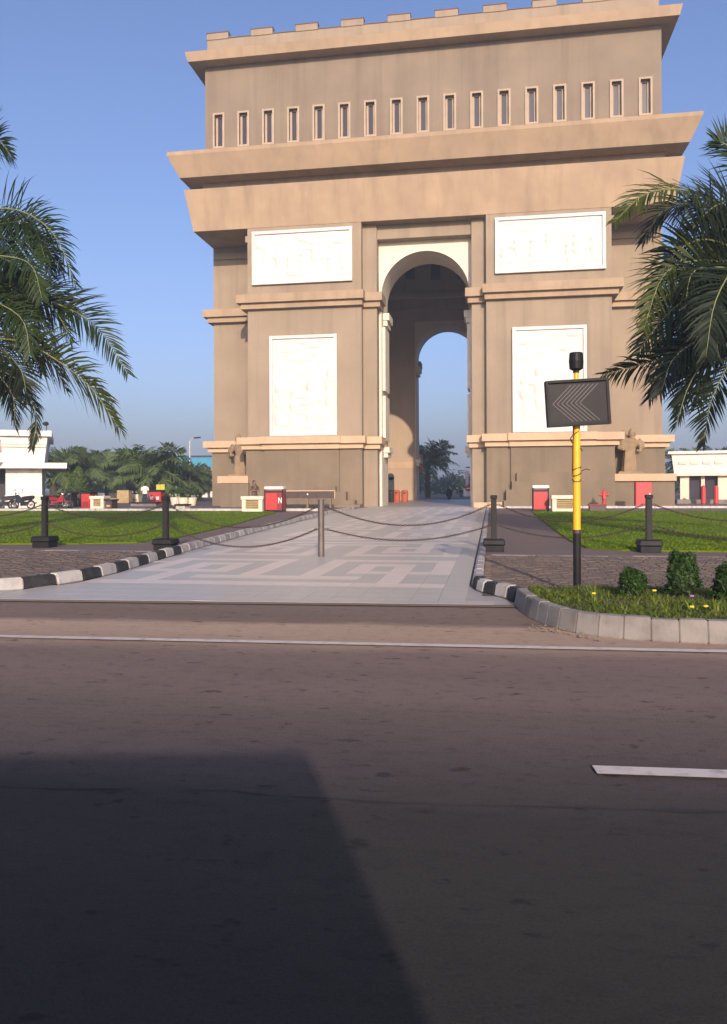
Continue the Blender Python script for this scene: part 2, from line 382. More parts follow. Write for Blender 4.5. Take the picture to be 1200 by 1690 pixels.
for j in range(-1, 116):
    yc = Y00 + (j + .5) * TY
    for i in range(-1, 31):
        xc = XR - (i + .5) * T
        yf = E_GUT(xc)
        if yc + TY / 2 < yf + .03: continue
        le = left_edge(yc) if yc > 9.2 else -9.4
        if xc - T / 2 < le: continue
        if yc < 9.2 and xc < -5.6 and yc + TY / 2 > 8.5 - .09 * (-5.8 - xc): continue
        if i < 0 and yc > 8.75: continue
        L = i >= 0 and tile_light(i, j)
        if yc - TY / 2 < yf:                 # tile cut to the slanting front edge
            x0_, x1_, yb_ = xc - T / 2 + .0012, xc + T / 2 - .0012, yc + TY / 2 - .0012; ya_, yc_ = E_GUT(x0_), E_GUT(x1_)
            q0 = MB().hexa([(x0_, ya_, .006), (x1_, yc_, .006), (x1_, yb_, .006), (x0_, yb_, .006)], [(x0_, ya_, .014), (x1_, yc_, .014), (x1_, yb_, .014), (x0_, yb_, .014)])
            q0.build('tile', M['tile_grey'], walk); ntile += 1; continue
        if ntile < 300:
            o = link('tile', TM[L], walk, (xc, yc, 0)); ntile += 1
        else:
            s = T / 2 - .0012; u = TY / 2 - .0012; far[L].poly([(xc - s, yc - u, .014), (xc + s, yc - u, .014), (xc + s, yc + u, .014), (xc - s, yc + u, .014)])
for L in (True, False):
    tag(far[L].build('far_tiles', M['tile_beige' if L else 'tile_grey'], walk), kind='stuff')
sheet('hall_floor', [(-8.2, 49.9), (XR + .1, 49.9), (XR + .1, 80.5), (-8.2, 80.5)], .016, M['walk_far'])
sheet('inner_floor', [(-14.7, 54.8), (6.3, 54.8), (6.3, 75.8), (-14.7, 75.8)], .022, M['walk_far'])

# interlocking pavers on the two strips by the road
pm = MB(); pm.hexa([(-.1, -.0475, 0), (.1, -.0475, 0), (.1, .0475, 0), (-.1, .0475, 0)], [(-.094, -.042, .03), (.094, -.042, .03), (.094, .042, .03), (-.094, .042, .03)])
PMESH = pm.mesh('paver', M['paver'])
def paver_strip(name, inside, x0, x1, y0, y1, cx):
    base = sheet(name, [(x0, y0), (x1, y0), (x1, y1), (x0, y1)], .010, M['paver_bed'])
    spots = []
    j = 0; y = y0 + .06
    while y < y1:
        x = x0 + .105 + (.105 if j % 2 else 0)
        while x < x1:
            if inside(x, y): spots.append((x, y))
            x += .21
        y += .103; j += 1
    spots.sort(key=lambda p: (p[0] - cx) ** 2 * .3 + p[1] ** 2)
    rest = MB()
    for k, (x, y) in enumerate(spots):
        dz = .008 + random.uniform(0, .011); rz = random.uniform(-.05, .05); tx = random.uniform(-.03, .03); ty = random.uniform(-.05, .05)
        if k < 300:
            o = link('paver', PMESH, base, (x, y, dz)); o.rotation_euler = (ty, tx, rz)
        else:
            Mx = Matrix.Translation((x, y, dz)) @ Matrix.Rotation(rz, 4, 'Z') @ Matrix.Rotation(tx, 4, 'Y') @ Matrix.Rotation(ty, 4, 'X')
            n = len(rest.v); rest.v += [tuple(Mx @ v.co) for v in PMESH.vertices]; rest.f += [tuple(n + q for q in p.vertices) for p in PMESH.polygons][1:]
    tag(rest.build('far_pavers', M['paver'], base), kind='stuff')
paver_strip('paved_strip', lambda x, y: x > max(-.02, .32 - (y - 8.9) * .6) and y > 8.95, -.1, 8.0, 9.05, 14.15, 1.5)
paver_strip('paved_verge', lambda x, y: x < left_edge(y) - .24 and (y > 9.25 or x < -5.95), -12.0, -5.75, 8.95, 14.2, -6.5)

# lawns
def smooth_poly(pts, n=6):
    out = []; k = len(pts)
    for i in range(k):
        p0, p1, p2, p3 = (Vector((*pts[(i + d) % k], 0)) for d in (-1, 0, 1, 2))
        for j in range(n):
            t = j / n; out.append((.5 * ((2 * p1) + (p2 - p0) * t + (2 * p0 - 5 * p1 + 4 * p2 - p3) * t * t + (3 * p1 - p0 - 3 * p2 + p3) * t ** 3))[:2])
    return out
LAWN_R = [(2.05, 40.6), (1.86, 30), (1.80, 23.3), (1.78, 18.5), (1.9, 16.4), (2.5, 15.75), (6, 15.6), (14, 15.6), (30, 16), (30, 40.8), (16, 40.7)]
LAWN_L = [(-10.7, 38.5), (-11.6, 40.3), (-20, 40.6), (-40, 40.6), (-40, 16), (-20, 16), (-11, 16.15), (-9.4, 16.3), (-8.0, 16.9), (-7.75, 18.8), (-8.5, 25), (-9.8, 33)]
def lawn(name, pts):
    b = MB(); n = len(pts); b.hexa([(x, y, 0) for x, y in pts], [(x, y, .035) for x, y in pts])
    o = b.build(name, M['lawn']); return tag(o, kind='structure')
lawn('lawn', LAWN_R[::-1]); lawn('lawn', LAWN_L[::-1])
def inside(p, poly):
    x, y = p; c = False; j = len(poly) - 1
    for i in range(len(poly)):
        if (poly[i][1] > y) != (poly[j][1] > y) and x < (poly[j][0] - poly[i][0]) * (y - poly[i][1]) / (poly[j][1] - poly[i][1]) + poly[i][0]: c = not c
        j = i
    return c
gb = MB()
for poly, xa, xb, n in ((LAWN_R, 1.7, 13, 26000), (LAWN_L, -27, -7.7, 32000)):
    for _ in range(n):
        y = 15.6 + 25 * random.random() ** 1.7; x = random.uniform(xa, xb)
        if not inside((x, y), poly): continue
        h = random.uniform(.02, .05); w = random.uniform(.012, .03); a = random.uniform(0, 6.28); lx, ly = random.uniform(-.03, .03), random.uniform(-.03, .03)
        ca, sa = math.cos(a) * w, math.sin(a) * w
        gb.poly([(x - ca, y - sa, .03), (x + ca, y + sa, .03), (x + lx, y + ly, .03 + h)])
tag(gb.build('lawn_grass', M['grassblade']), 'short mown green grass covering both lawns', 'grass', kind='stuff')

# ------------------------------------------------------------------ kerbs
def resample(pts, step):
    P = [Vector((*p, 0)) for p in pts]; out = [P[0].copy()]; acc = 0.0
    for a, b in zip(P, P[1:]):
        L = (b - a).length; d = step - acc
        while d <= L: out.append(a.lerp(b, d / L)); d += step
        acc = L - (d - step)
    return out
def kerb(name, pts, step, w, h, mats, side=1, batter=.03, bevel=.018, gap=.006, label=None, z0=0.0):
    root = empty(name); tag(root, kind='structure')
    P = resample(pts, step)
    for i in range(len(P) - 1):
        a, b = P[i], P[i + 1]; d = (b - a).normalized()
        na = ((P[i + 1] - P[max(i - 1, 0)]).normalized()); nb = ((P[min(i + 2, len(P) - 1)] - P[i]).normalized())
        pa = Vector((-na.y, na.x, 0)) * side; pb = Vector((-nb.y, nb.x, 0)) * side
        a = a + d * gap; b = b - d * gap; hh = h + random.uniform(-.006, .006)
        bot = [a, b, b + pb * w, a + pa * w]; top = [a + pa * batter, b + pb * batter, b + pb * w, a + pa * w]
        if side < 0: bot.reverse(); top.reverse()
        q = MB(); q.hexa([(p.x, p.y, z0) for p in bot], [(p.x, p.y, z0 + hh) for p in top])
        m = mats(i, a) if callable(mats) else mats[i % len(mats)]
        q.build('kerb_stone', m, root, bevel=bevel, segs=2)
    return root
kl = [(-16, 8.0), (-9.5, 8.25), (-7.2, 8.42), (-6.2, 8.56), (-5.81, 8.69), (-5.60, 9.18), (-5.46, 9.7), (-5.42, 10.1), (-5.46, 11.0), (-5.6, 12.1), (-5.83, 14.0), (-6.15, 17.3), (-6.52, 21.3), (-7.1, 29), (-7.72, 39), (-7.85, 45.5)]
kerb('painted_kerb', kl, .5, .17, .15, lambda i, a: (M['kerb_faded'] if (a.y > 14 and i % 2) else M['kerb_white']) if (i % 2 == 0 or a.y > 14) else M['kerb_black'], side=1)
kr = [(XR + .02, 46), (XR + .02, 9.9)]
kerb('walk_kerb', kr, .6, .15, .10, lambda i, a: M['kerb_faded'], side=1)
kp = [(-.24, 9.87), (-.17, 9.5), (-.04, 9.2), (.14, 8.95), (.24, 8.6)]
kerb('painted_kerb', kp, .27, .16, .15, lambda i, a: M['kerb_white'] if i % 2 else M['kerb_black'], side=1)
kc = [(.24, 8.52), (.27, 8.12), (.34, 7.7), (.46, 7.32), (.58, 7.05), (.74, 6.85), (.97, 6.70), (1.32, 6.61), (1.82, 6.56), (2.6, 6.55), (4, 6.6), (9, 6.85), (14, 7.1)]
kerb('concrete_kerb', kc, .215, .14, .18, [M['kerb_concrete']], side=1, batter=.035, gap=.0015, bevel=.007)
kerb('bed_edging', [(.5, 8.92), (2, 8.95), (8, 9.1)], .6, .08, .12, [M['kerb_faded']], side=1)
kerb('pale_edging', [(.0, 14.25), (8, 14.15)], .8, .22, .035, [M['kerb_concrete']], side=1, batter=.0, bevel=.006)
kerb('pale_edging', [(-16, 14.25), (-6.25, 14.35)], .8, .22, .035, [M['kerb_concrete']], side=1, batter=.0, bevel=.006)
kerb('plaza_kerb', [(-45, 41.2), (-8.3, 41.2)], 1.0, .2, .14, [M['kerb_white']], side=1)
kerb('plaza_kerb', [(.2, 46.5), (6, 46.5), (30, 47.2)], 1.0, .2, .14, [M['kerb_white']], side=1)
# debris at the kerb foot
db = MB()
for k in range(60):
    t = random.random(); x = .42 + .45 * t + random.gauss(0, .06); y = 7.2 - .5 * t - random.uniform(.0, .22); r = random.uniform(.006, .02)
    db.sphere((x, y, .012 + r * .3), (r, r * .7, r * .5), 5, 3)
tag(db.build('gutter_debris', M['gutter']), 'crumbs of grit and dry leaves at the kerb foot', 'debris', kind='stuff')

# ------------------------------------------------------------------ the monument
CX, CY = -4.2, 65.3
mon = empty('monument', (CX, CY, 0))
tag(mon, 'tall tan triumphal arch monument with white relief panels and a row of slit windows', 'monument')
H, PI_, PO = 15.3, 3.98, 11.6       # half depth, pier inner and outer edge
HALL = 10.6
def mpart(name, b, m, k=0, parent=None, **kw):
    b.xf(rotz(k)); return b.build(name, m, parent or mon, **kw)
for k in range(4):
    zz = .012 * (k % 2)
    for s in (-1, 1):
        def bx(u0, u1, v0, v1, z0, z1):
            b = MB(); a, c = sorted((s * u0, s * u1)); return b.box(a, c, v0, v1, z0, z1)
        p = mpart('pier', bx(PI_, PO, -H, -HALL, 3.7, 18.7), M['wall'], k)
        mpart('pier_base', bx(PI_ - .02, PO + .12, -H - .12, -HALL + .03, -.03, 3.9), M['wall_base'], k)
        mpart('base_panel', bx(5.45, 10.45, -H - .30, -H + .2, -.02, 3.86), M['wall_base'], k)
        # plinth ledge
        l = mpart('plinth_ledge', bx(PI_ - .30, PO + .62, -H - .62, -HALL - .06, 4.12 + zz, 4.58 + zz), M['trim'], k)
        mpart('ledge_underband', bx(PI_ - .12, PO + .36, -H - .36, -HALL - .04, 3.80 + zz, 4.14 + zz), M['trim'], k, l)
        mpart('ledge_block', bx(5.28, 10.62, -H - .78, -H - .2, 4.14 + zz, 4.60 + zz), M['trim'], k, l)
        mpart('ledge_block', bx(5.36, 10.54, -H - .52, -H - .2, 3.78 + zz, 4.16 + zz), M['trim'], k, l)
        # capital
        c = mpart('capital', bx(PI_ - .22, PO + .62, -H - .60, -HALL - .06, 13.38 + zz, 13.92 + zz), M['frieze'], k)
        mpart('capital_underband', bx(PI_ - .10, PO + .38, -H - .34, -HALL - .05, 13.02 + zz, 13.40 + zz), M['frieze'], k, c)
        # strip beside the arch
        mpart('arch_strip', bx(3.06, PI_ + .2, -H + .62, -HALL - .01, -.01, 18.65), M['wall'], k)
        c2 = mpart('strip_capital', bx(2.66, PI_ + .25, -H + .12, -H + 2.1, 13.36 + zz, 13.90 + zz), M['frieze'], k)
        mpart('capital_underband', bx(2.82, PI_ + .25, -H + .36, -H + 2.1, 13.00 + zz, 13.38 + zz), M['frieze'], k, c2)
        c3 = mpart('strip_ledge', bx(2.72, PI_ + .25, -H + .14, -H + 2.1, 4.10 + zz, 4.56 + zz), M['trim'], k)
        mpart('ledge_underband', bx(2.86, PI_ + .25, -H + .38, -H + 2.1, 3.78 + zz, 4.12 + zz), M['trim'], k, c3)
        # mouldings on the passage wall behind
        c4 = mpart('passage_capital', bx(2.50, 3.2, -H + 2.5, -HALL - .2, 12.55, 13.02), M['arch_cream'], k)
        mpart('capital_underband', bx(2.64, 3.2, -H + 2.6, -HALL - .25, 12.2, 12.57), M['arch_cream'], k, c4)
        c5 = mpart('passage_ledge', bx(2.52, 3.2, -H + 2.5, -HALL - .2, 3.62, 3.98), M['arch_cream'], k)
        mpart('ledge_underband', bx(2.64, 3.2, -H + 2.6, -HALL - .25, 3.3, 3.64), M['arch_cream'], k, c5)
        # corner moulding under the frieze
        mpart('corner_moulding', bx(PO - .1, H - .1, -PO - .18, -PO + .1, 17.55, 17.95), M['wall'], k)
        # statue pedestal in the corner notch
        if s == 1:
            pd = mpart('statue_pedestal', bx(PO - .1, H + .35, -H + 1.9, -PO + .1, -.02, 1.62), M['wall_base'], k)
            mpart('pedestal_ledge', bx(PO - .1, H + .42, -H + 1.7, -PO + .1, 1.60, 2.06), M['trim'], k, pd)
    # wall round the arch
    r, zs, zt, w = 2.9, 13.92, 18.6, 3.3
    v0, v1 = -13.72, -HALL + .02
    b = MB(); N = 28
    arc = [(-r, 0), (-r, 4.6), (-r, 9.2)] + [(-r * math.cos(math.pi * i / N), zs + r * math.sin(math.pi * i / N)) for i in range(N + 1)] + [(r, 9.2), (r, 4.6), (r, 0)]
    outer = [(-w, 0), (-w, 4.6), (-w, 9.2)] + [(-w + 2 * w * i / N if 0 < i < N else (-w if i == 0 else w), zt) for i in range(N + 1)] + [(w, 9.2), (w, 4.6), (w, 0)]
    for i in range(len(arc) - 1):
        (a0, c0), (a1, c1), (o0, q0), (o1, q1) = arc[i], arc[i + 1], outer[i], outer[i + 1]
        b.poly([(o0, v0, q0), (a0, v0, c0), (a1, v0, c1), (o1, v0, q1)])
        b.poly([(o1, v1, q1), (a1, v1, c1), (a0, v1, c0), (o0, v1, q0)])
        b.poly([(a0, v0, c0), (a0, v1, c0), (a1, v1, c1), (a1, v0, c1)])
    mpart('arch_wall', b, M['arch_cream'], k)
    mpart('arch_header', MB().box(-3.2, 3.2, -H + .85, -13.5, 17.5, 18.64), M['wall'], k)
for k in range(4):
    for sg_ in (-1, 1):
        a, c = sorted((sg_ * 2.98, sg_ * (HALL - .02))); mpart('hall_lining', MB().box(a, c, HALL - .04, HALL + .06, .0, 19.3), M['interior'], k)
    mpart('hall_lining', MB().box(-2.98, 2.98, HALL - .038, HALL + .06, 17.3, 19.3), M['interior'], k)
# passage pilaster strips on the jamb, front only
for s in (-1, 1):
    for z0, z1 in ((4.4, 7.4), (7.75, 12.0)):
        a, c = sorted((s * 2.72, s * 2.95)); mpart('jamb_panel', MB().box(a, c, -13.2, -11.1, z0, z1), M['arch_cream'])
mpart('frieze', MB().square_ring([(HALL - .6, 18.42), (H + .03, 18.42), (H + .5, 21.06), (H - .5, 21.065), (H - .5, 20.2), (HALL - .6, 20.2)]), M['frieze'])
mpart('frieze_groove', MB().square_ring([(H - .75, 20.9), (H - .45, 20.9), (H - .45, 22.0), (H - .75, 22.0)]), M['wall'])
mpart('main_cornice', MB().square_ring([(H - 1.2, 21.78), (H + .72, 21.78), (H + 1.32, 23.05), (H + 1.34, 23.28), (H + 1.0, 23.36), (H - 1.2, 23.36)]), M['frieze'])
UB = 14.7
b = MB(); wz0, wz1, ww, sp = 24.25, 26.38, .58, 27.48 / 16
zlo, zhi = 23.2, 29.9
b.poly([(UB, -UB, zlo), (UB, UB, zlo), (UB, UB, zhi), (UB, -UB, zhi)]); b.poly([(UB, UB, zlo), (-UB, UB, zlo), (-UB, UB, zhi), (UB, UB, zhi)]); b.poly([(-UB, UB, zlo), (-UB, -UB, zlo), (-UB, -UB, zhi), (-UB, UB, zhi)])
def q(x0, x1, z0, z1): b.poly([(x0, -UB, z0), (x1, -UB, z0), (x1, -UB, z1), (x0, -UB, z1)])
q(-UB, UB, zlo, wz0); q(-UB, UB, wz1, zhi)
px = -UB; D = .42
wx = [-13.74 + i * sp for i in range(17)]
for x in wx:
    q(px, x - ww / 2, wz0, wz1); px = x + ww / 2
    a0, a1 = x - ww / 2, x + ww / 2
    b.poly([(a0, -UB, wz0), (a0, -UB, wz1), (a0, -UB + D, wz1), (a0, -UB + D, wz0)]); b.poly([(a1, -UB, wz1), (a1, -UB, wz0), (a1, -UB + D, wz0), (a1, -UB + D, wz1)])
    b.poly([(a0, -UB, wz1), (a1, -UB, wz1), (a1, -UB + D, wz1), (a0, -UB + D, wz1)]); b.poly([(a1, -UB, wz0), (a0, -UB, wz0), (a0, -UB + D, wz0), (a1, -UB + D, wz0)])
q(px, UB, wz0, wz1)
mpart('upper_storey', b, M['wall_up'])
fm = MB(); f0, f1, t_ = ww / 2, ww / 2 + .12, -.09
fm.box(-f1, -f0, t_, .03, wz0 - .12, wz1 + .12); fm.box(f0, f1, t_, .03, wz0 - .12, wz1 + .12); fm.box(-f0, f0, t_ + .004, .03, wz1, wz1 + .118); fm.box(-f0, f0, t_ + .004, .03, wz0 - .118, wz0)
FM = fm.mesh('window', M['window_trim']); GM = MB().box(-ww / 2 + .001, ww / 2 - .001, .30, .34, wz0, wz1).mesh('pane', M['glass'])
gf = MB(); gf.box(-ww / 2 + .002, -ww / 2 + .14, .22, .30, wz0, wz1); gf.box(ww / 2 - .14, ww / 2 - .002, .22, .30, wz0, wz1); gf.box(-ww / 2 + .14, ww / 2 - .14, .221, .30, wz0, wz0 + .1); gf.box(-ww / 2 + .14, ww / 2 - .14, .221, .30, wz1 - .1, wz1); GF = gf.mesh('casing', M['window_trim'])
for x in wx:
    wdw = link('window', FM, mon, (x, -UB, 0)); link('pane', GM, wdw); link('casing', GF, wdw)
tc_ = mpart('top_cornice', MB().square_ring([(UB - .6, 29.66), (H + .28, 29.66), (H + .44, 30.24), (UB - .6, 30.26)]), M['frieze'])
mpart('parapet', MB().square_ring([(UB - .45, 30.3), (UB - .12, 30.3), (UB - .12, 31.56), (UB - .45, 31.56)]), M['wall'])
mpart('coping', MB().square_ring([(UB - .48, 31.56), (UB - .08, 31.56), (UB - .08, 31.61), (UB - .48, 31.61)]), M['coping'])
for k in range(4):
    n = 10; per = (2 * UB - .24 + 1.5) / n
    for i in range(n):
        x = -UB + .12 + .75 + i * ((2 * UB - .24 - 1.5) / (n - 1))
        mo_ = mpart('merlon', MB().box(x - .74, x + .74, -UB + .07, -UB + .49, 31.54, 31.96), M['wall'], k); mpart('merlon_cap', MB().box(x - .77, x + .77, -UB + .04, -UB + .52, 31.96, 32.02), M['coping'], k, mo_)
mpart('roof', MB().box(-UB + .3, UB - .3, -UB + .3, UB - .3, 30.0, 30.5), M['roofing'])
# hall vault: flat soffit with a round drum above
b = MB(); N = 48; rr = 9.5; hh = HALL + .3
for i in range(N):
    a0, a1 = 2 * math.pi * i / N, 2 * math.pi * (i + 1) / N
    def sq(a):
        c, s_ = math.cos(a), math.sin(a); m_ = max(abs(c), abs(s_)); return (hh * c / m_, hh * s_ / m_)
    c0, c1 = (rr * math.cos(a0), rr * math.sin(a0)), (rr * math.cos(a1), rr * math.sin(a1)); s0, s1 = sq(a0), sq(a1)
    b.poly([(*s0, 19.4), (*s1, 19.4), (*c1, 19.4), (*c0, 19.4)]); b.poly([(*c0, 19.4), (*c1, 19.4), (*c1, 27.5), (*c0, 27.5)])
b.poly([(rr * math.cos(2 * math.pi * i / N), rr * math.sin(2 * math.pi * i / N), 27.5) for i in range(N)])
dr = mpart('hall_drum', b, M['interior'])
b = MB(); b.lathe([(rr - .02, 19.2), (rr - .4, 19.25), (rr - .4, 19.65), (rr - .02, 19.7)], n=48); b.f = b.f[:-2]; mpart('drum_ring', b, M['interior'], 0, dr)
for i in range(24):
    a = 2 * math.pi * (i + .35) / 24
    q_ = MB().box(-.45, .45, -.06, .06, 21.0, 23.6); q_.xf(Matrix.Translation((math.cos(a) * (rr - .05), math.sin(a) * (rr - .05), 0)) @ Matrix.Rotation(a + math.pi / 2, 4, 'Z')); q_.build('drum_window', M['dark'], dr)
for k in range(4):                     # dado moulding and side doors round the hall
    for s in (-1, 1):
        a, c = sorted((s * 2.95, s * HALL)); mpart('hall_dado', MB().box(a, c, HALL - .14, HALL + .05, 3.45, 3.75), M['trim'], k, dr); mpart('hall_dado', MB().box(a, c, HALL - .09, HALL + .05, 3.15, 3.46), M['trim'], k, dr)
b = MB(); b.box(-5.75, -5.05, HALL - .06, HALL + .1, .0, 2.3); b.lathe([(.35, HALL - .06), (.35, HALL + .1)], n=20)
b.xf(Matrix.Translation((-5.4, 0, 2.3)) @ Matrix.Rotation(R(-90), 4, 'X') @ Matrix.Identity(4), 8); mpart('hall_doorway', b, M['dark'], 0, dr)
mpart('hall_pillar', MB().box(-3.35, -2.6, HALL + 3.05, HALL + 4.3, 2.75, 4.55), M['orange_red'], 0, dr)

# relief panels on the front
def relief(u0, u1, z0, z1, seed, nfig):
    rnd = random.Random(seed); W, Hh = u1 - u0, z1 - z0
    bl = []
    for i in range(nfig):
        x = W * (i + .5) / nfig + rnd.uniform(-.3, .3); base = rnd.uniform(.1, .45) * Hh; hf = Hh * rnd.uniform(.28, .42)
        bl.append((x, base + hf * .85, .13 * hf, .16 * hf, .10)); bl.append((x, base + hf * .5, .17 * hf, .28 * hf, .09)); bl.append((x + rnd.uniform(-.1, .1), base + hf * .1, .12 * hf, .3 * hf, .07))
        bl.append((x + rnd.choice((-1, 1)) * .25 * hf, base + hf * .55, .22 * hf, .07 * hf, .07))
    for i in range(nfig * 5):
        s = rnd.uniform(.12, .42); bl.append((rnd.uniform(.2, W - .2), rnd.choice((rnd.uniform(0, .22), rnd.uniform(.75, .97))) * Hh, s * rnd.uniform(.8, 2.2), s * .5, rnd.uniform(.02, .07)))
    for i in range(nfig * 4):
        bl.append((rnd.uniform(.2, W - .2), rnd.uniform(.05, .95) * Hh, rnd.uniform(.06, .3), rnd.uniform(.04, .2), rnd.uniform(.015, .05)))
    nx, nz = int(W / .07), int(Hh / .07); b = MB()
    for j in range(nz + 1):
        for i in range(nx + 1):
            x, z = W * i / nx, Hh * j / nz; h = 0
            for bxx, bz, rx, rz, a in bl:
                d = ((x - bxx) / rx) ** 2 + ((z - bz) / rz) ** 2
                if d < 1: h = max(h, a * (1 - d) ** .5)
            edge = min(x, W - x, z, Hh - z); h *= min(1, edge / .15)
            b.v.append((u0 + x, -H - .10 - h * 1.3, z0 + z))
    for j in range(nz):
        for i in range(nx):
            a = j * (nx + 1) + i; b.f.append((a, a + 1, a + nx + 2, a + nx + 1))
    pn = MB().box(u0 - .16, u1 + .16, -H - .09, -H + .02, z0 - .16, z1 + .16).build('relief_panel', M['relief'], mon)
    b.build('relief_carving', M['relief'], pn, smooth=True)
    fr = MB(); e = .2
    fr.box(u0 - e, u0, -H - .22, -H - .05, z0 - e, z1 + e); fr.box(u1, u1 + e, -H - .22, -H - .05, z0 - e, z1 + e); fr.box(u0, u1, -H - .217, -H - .05, z1, z1 + e - .003); fr.box(u0, u1, -H - .217, -H - .05, z0 - e + .003, z0)
    fr.build('relief_frame', M['relief'], pn)
for s in (-1, 1):
    a, c = sorted((s * 4.74, s * 11.04)); relief(a, c, 14.82, 17.92, 3 + s, 7)
    a, c = sorted((s * 5.78, s * 9.88)); relief(a, c, 4.86, 11.02, 8 + s, 4)
# stepped plinths against the piers
for s, lv in ((1, [(5.0, 11.3, .55, 0, .42), (5.15, 11.0, .5, .42, 1.1), (5.5, 10.9, .44, 1.1, 1.62), (5.8, 9.0, .38, 1.62, 2.15)]),
              (-1, [(3.9, 9.0, 1.1, 0, .2), (4.3, 8.6, .8, .2, .45), (4.9, 7.2, .6, .45, 1.0), (5.6, 7.0, .5, 1.0, 1.35)])):
    for (a, c, d, z0, z1) in lv:
        a, c = sorted((s * a, s * c)); mpart('plinth_step', MB().box(a, c, -H - .25 - d, -H - .1, z0 - .01, z1), M['wall_base'])
mpart('threshold_block', MB().box(3.2, 4.9, -H - 1.5, -H - .8, 0, .32), M['trim'])

# ------------------------------------------------------------------ voxel-fused figures
def fused(name, b, m, parent=None, voxel=.03, smooth=True):
    o = b.build(name, m, None)
    md = o.modifiers.new('r', 'REMESH'); md.mode = 'VOXEL'; md.voxel_size = voxel; md.use_smooth_shade = True
    sm = o.modifiers.new('s', 'SMOOTH'); sm.factor = .5; sm.iterations = 3
    dg = bpy.context.evaluated_depsgraph_get(); me = bpy.data.meshes.new_from_object(o.evaluated_get(dg))
    o.modifiers.clear(); o.data = me; me.name = name
    if parent: o.parent = parent
    return o
def statue(loc, rz, label, mirror=1):
    root = empty('guardian_statue', loc, rz)
    b = MB(); s = mirror
    b.lathe([(.52, .1), (.46, .5), (.40, 1.1), (.36, 1.55), (.44, 1.9), (.52, 2.15), (.36, 2.3)], n=20, sx=1.05, sy=.7)
    b.lathe([(.20, 2.2), (.16, 2.35), (.23, 2.5), (.24, 2.65), (.17, 2.82), (.08, 2.95)], c=(.16 * s, 0), n=14)        # main head with crown
    b.lathe([(.30, 1.5), (.26, 2.0), (.30, 2.3), (.17, 2.42), (.19, 2.55), (.19, 2.66), (.08, 2.8)], c=(-.42 * s, -.12), n=14)   # smaller figure at the shoulder
    b.tube([(.5 * s, 0, 2.15), (.68 * s, -.1, 1.75), (.60 * s, -.35, 1.45), (.35 * s, -.45, 1.5)], [.16, .14, .11, .10], 10)
    b.tube([(.55 * s, .1, 2.2), (.8 * s, .1, 1.95), (.86 * s, .0, 1.6)], [.18, .16, .10], 10)
    b.tube([(-.6 * s, -.1, 2.0), (-.72 * s, -.3, 1.65), (-.4 * s, -.5, 1.55)], [.13, .11, .09], 10)
    for i in range(7):
        x = -.36 + .12 * i; b.tube([(x, -.3, .15), (x * .9, -.27, .9), (x * .8, -.25, 1.5)], [.07, .06, .04], 6)
    fused('figure', b, M['statue'], root, .045)
    MB().hexa([(-.8, -.55, -.005), (.8, -.55, -.005), (.8, .5, -.005), (-.8, .5, -.005)], [(-.7, -.48, .16), (.7, -.48, .16), (.7, .45, .16), (-.7, .45, .16)]).build('base_slab', M['statue'], root)
    tag(root, label, 'statue', 'statues in the monument corners')
statue((CX + 13.05, CY - H + 2.7, 2.06), 0, 'weathered brown stone statue on the ledge behind the sign pole, right corner', 1)
statue((CX - 13.0, CY - H + 2.7, 2.06), 0, 'weathered brown stone statue on the ledge in the left corner of the monument', -1)

def person(loc, rz, label, shirt, trousers, arms):
    root = empty('person', loc, rz)         # faces -Y
    b = MB()
    b.sphere((0, -.01, 1.545), (.078, .098, .115), 14, 10); b.sphere((0, -.105, 1.53), (.016, .022, .025), 6, 5)
    for s in (-1, 1): b.sphere((s * .08, 0, 1.545), (.012, .022, .03), 6, 5)
    b.tube([(0, 0, 1.36), (0, 0, 1.48)], .056, 10)
    b.lathe([(.13, .86), (.155, .95), (.13, 1.08), (.165, 1.28), (.12, 1.4), (.05, 1.44)], n=16, sx=1.15, sy=.72)
    for s in (-1, 1):
        sh, el, wr = (Vector(p) for p in arms(s))
        b.tube([sh, el, wr], [.052, .042, .03], 10)
        d = (wr - el).normalized(); up = Vector((0, 0, 1)); sd = d.cross(up).normalized(); p0 = wr + d * .03
        b.tube([wr, p0 + d * .06], [.032, .036], 8)
        for i in range(4):
            q0 = p0 + d * .06 + sd * (.018 * (i - 1.5)); ln_ = (.055, .065, .06, .045)[i]
            b.tube([q0, q0 + d * ln_ * .6 - up * .012, q0 + d * ln_ * .8 - up * .03], [.0095, .0088, .007], 6)
        q0 = p0 + sd * (-s * .03); b.tube([q0, q0 + d * .03 - sd * (s * .022), q0 + d * .055 - sd * (s * .022)], [.011, .010, .008], 6)
        b.tube([(s * .09, 0, .9), (s * .10, -.01, .48), (s * .10, .01, .09)], [.085, .058, .04], 10)
        b.tube([(s * .10, .04, .04), (s * .11, -.17, .03)], [.045, .035], 8)
    fused('body', b, M['skin'], root, .011)
    c = MB(); c.lathe([(.172, .84), (.165, .95), (.145, 1.08), (.178, 1.28), (.14, 1.4), (.075, 1.45)], n=18, sx=1.16, sy=.76)
    for s in (-1, 1):
        sh, el, wr = (Vector(p) for p in arms(s)); c.tube([sh, sh.lerp(el, .95)], [.07, .06], 10)
    fused('shirt', c, shirt, root, .016)
    c = MB(); c.lathe([(.14, .72), (.165, .80), (.158, .93)], n=16, sx=1.12, sy=.74)
    for s in (-1, 1): c.tube([(s * .09, 0, .86), (s * .10, -.01, .48), (s * .10, .01, .06)], [.10, .076, .065], 10)
    fused('trousers', c, trousers, root, .016)
    c = MB(); c.sphere((0, .018, 1.585), (.088, .098, .09), 14, 9); c.sphere((0, .05, 1.54), (.08, .07, .08), 12, 8); fused('hair', c, M['hair'], root, .014)
    tag(root, label, 'person'); return root
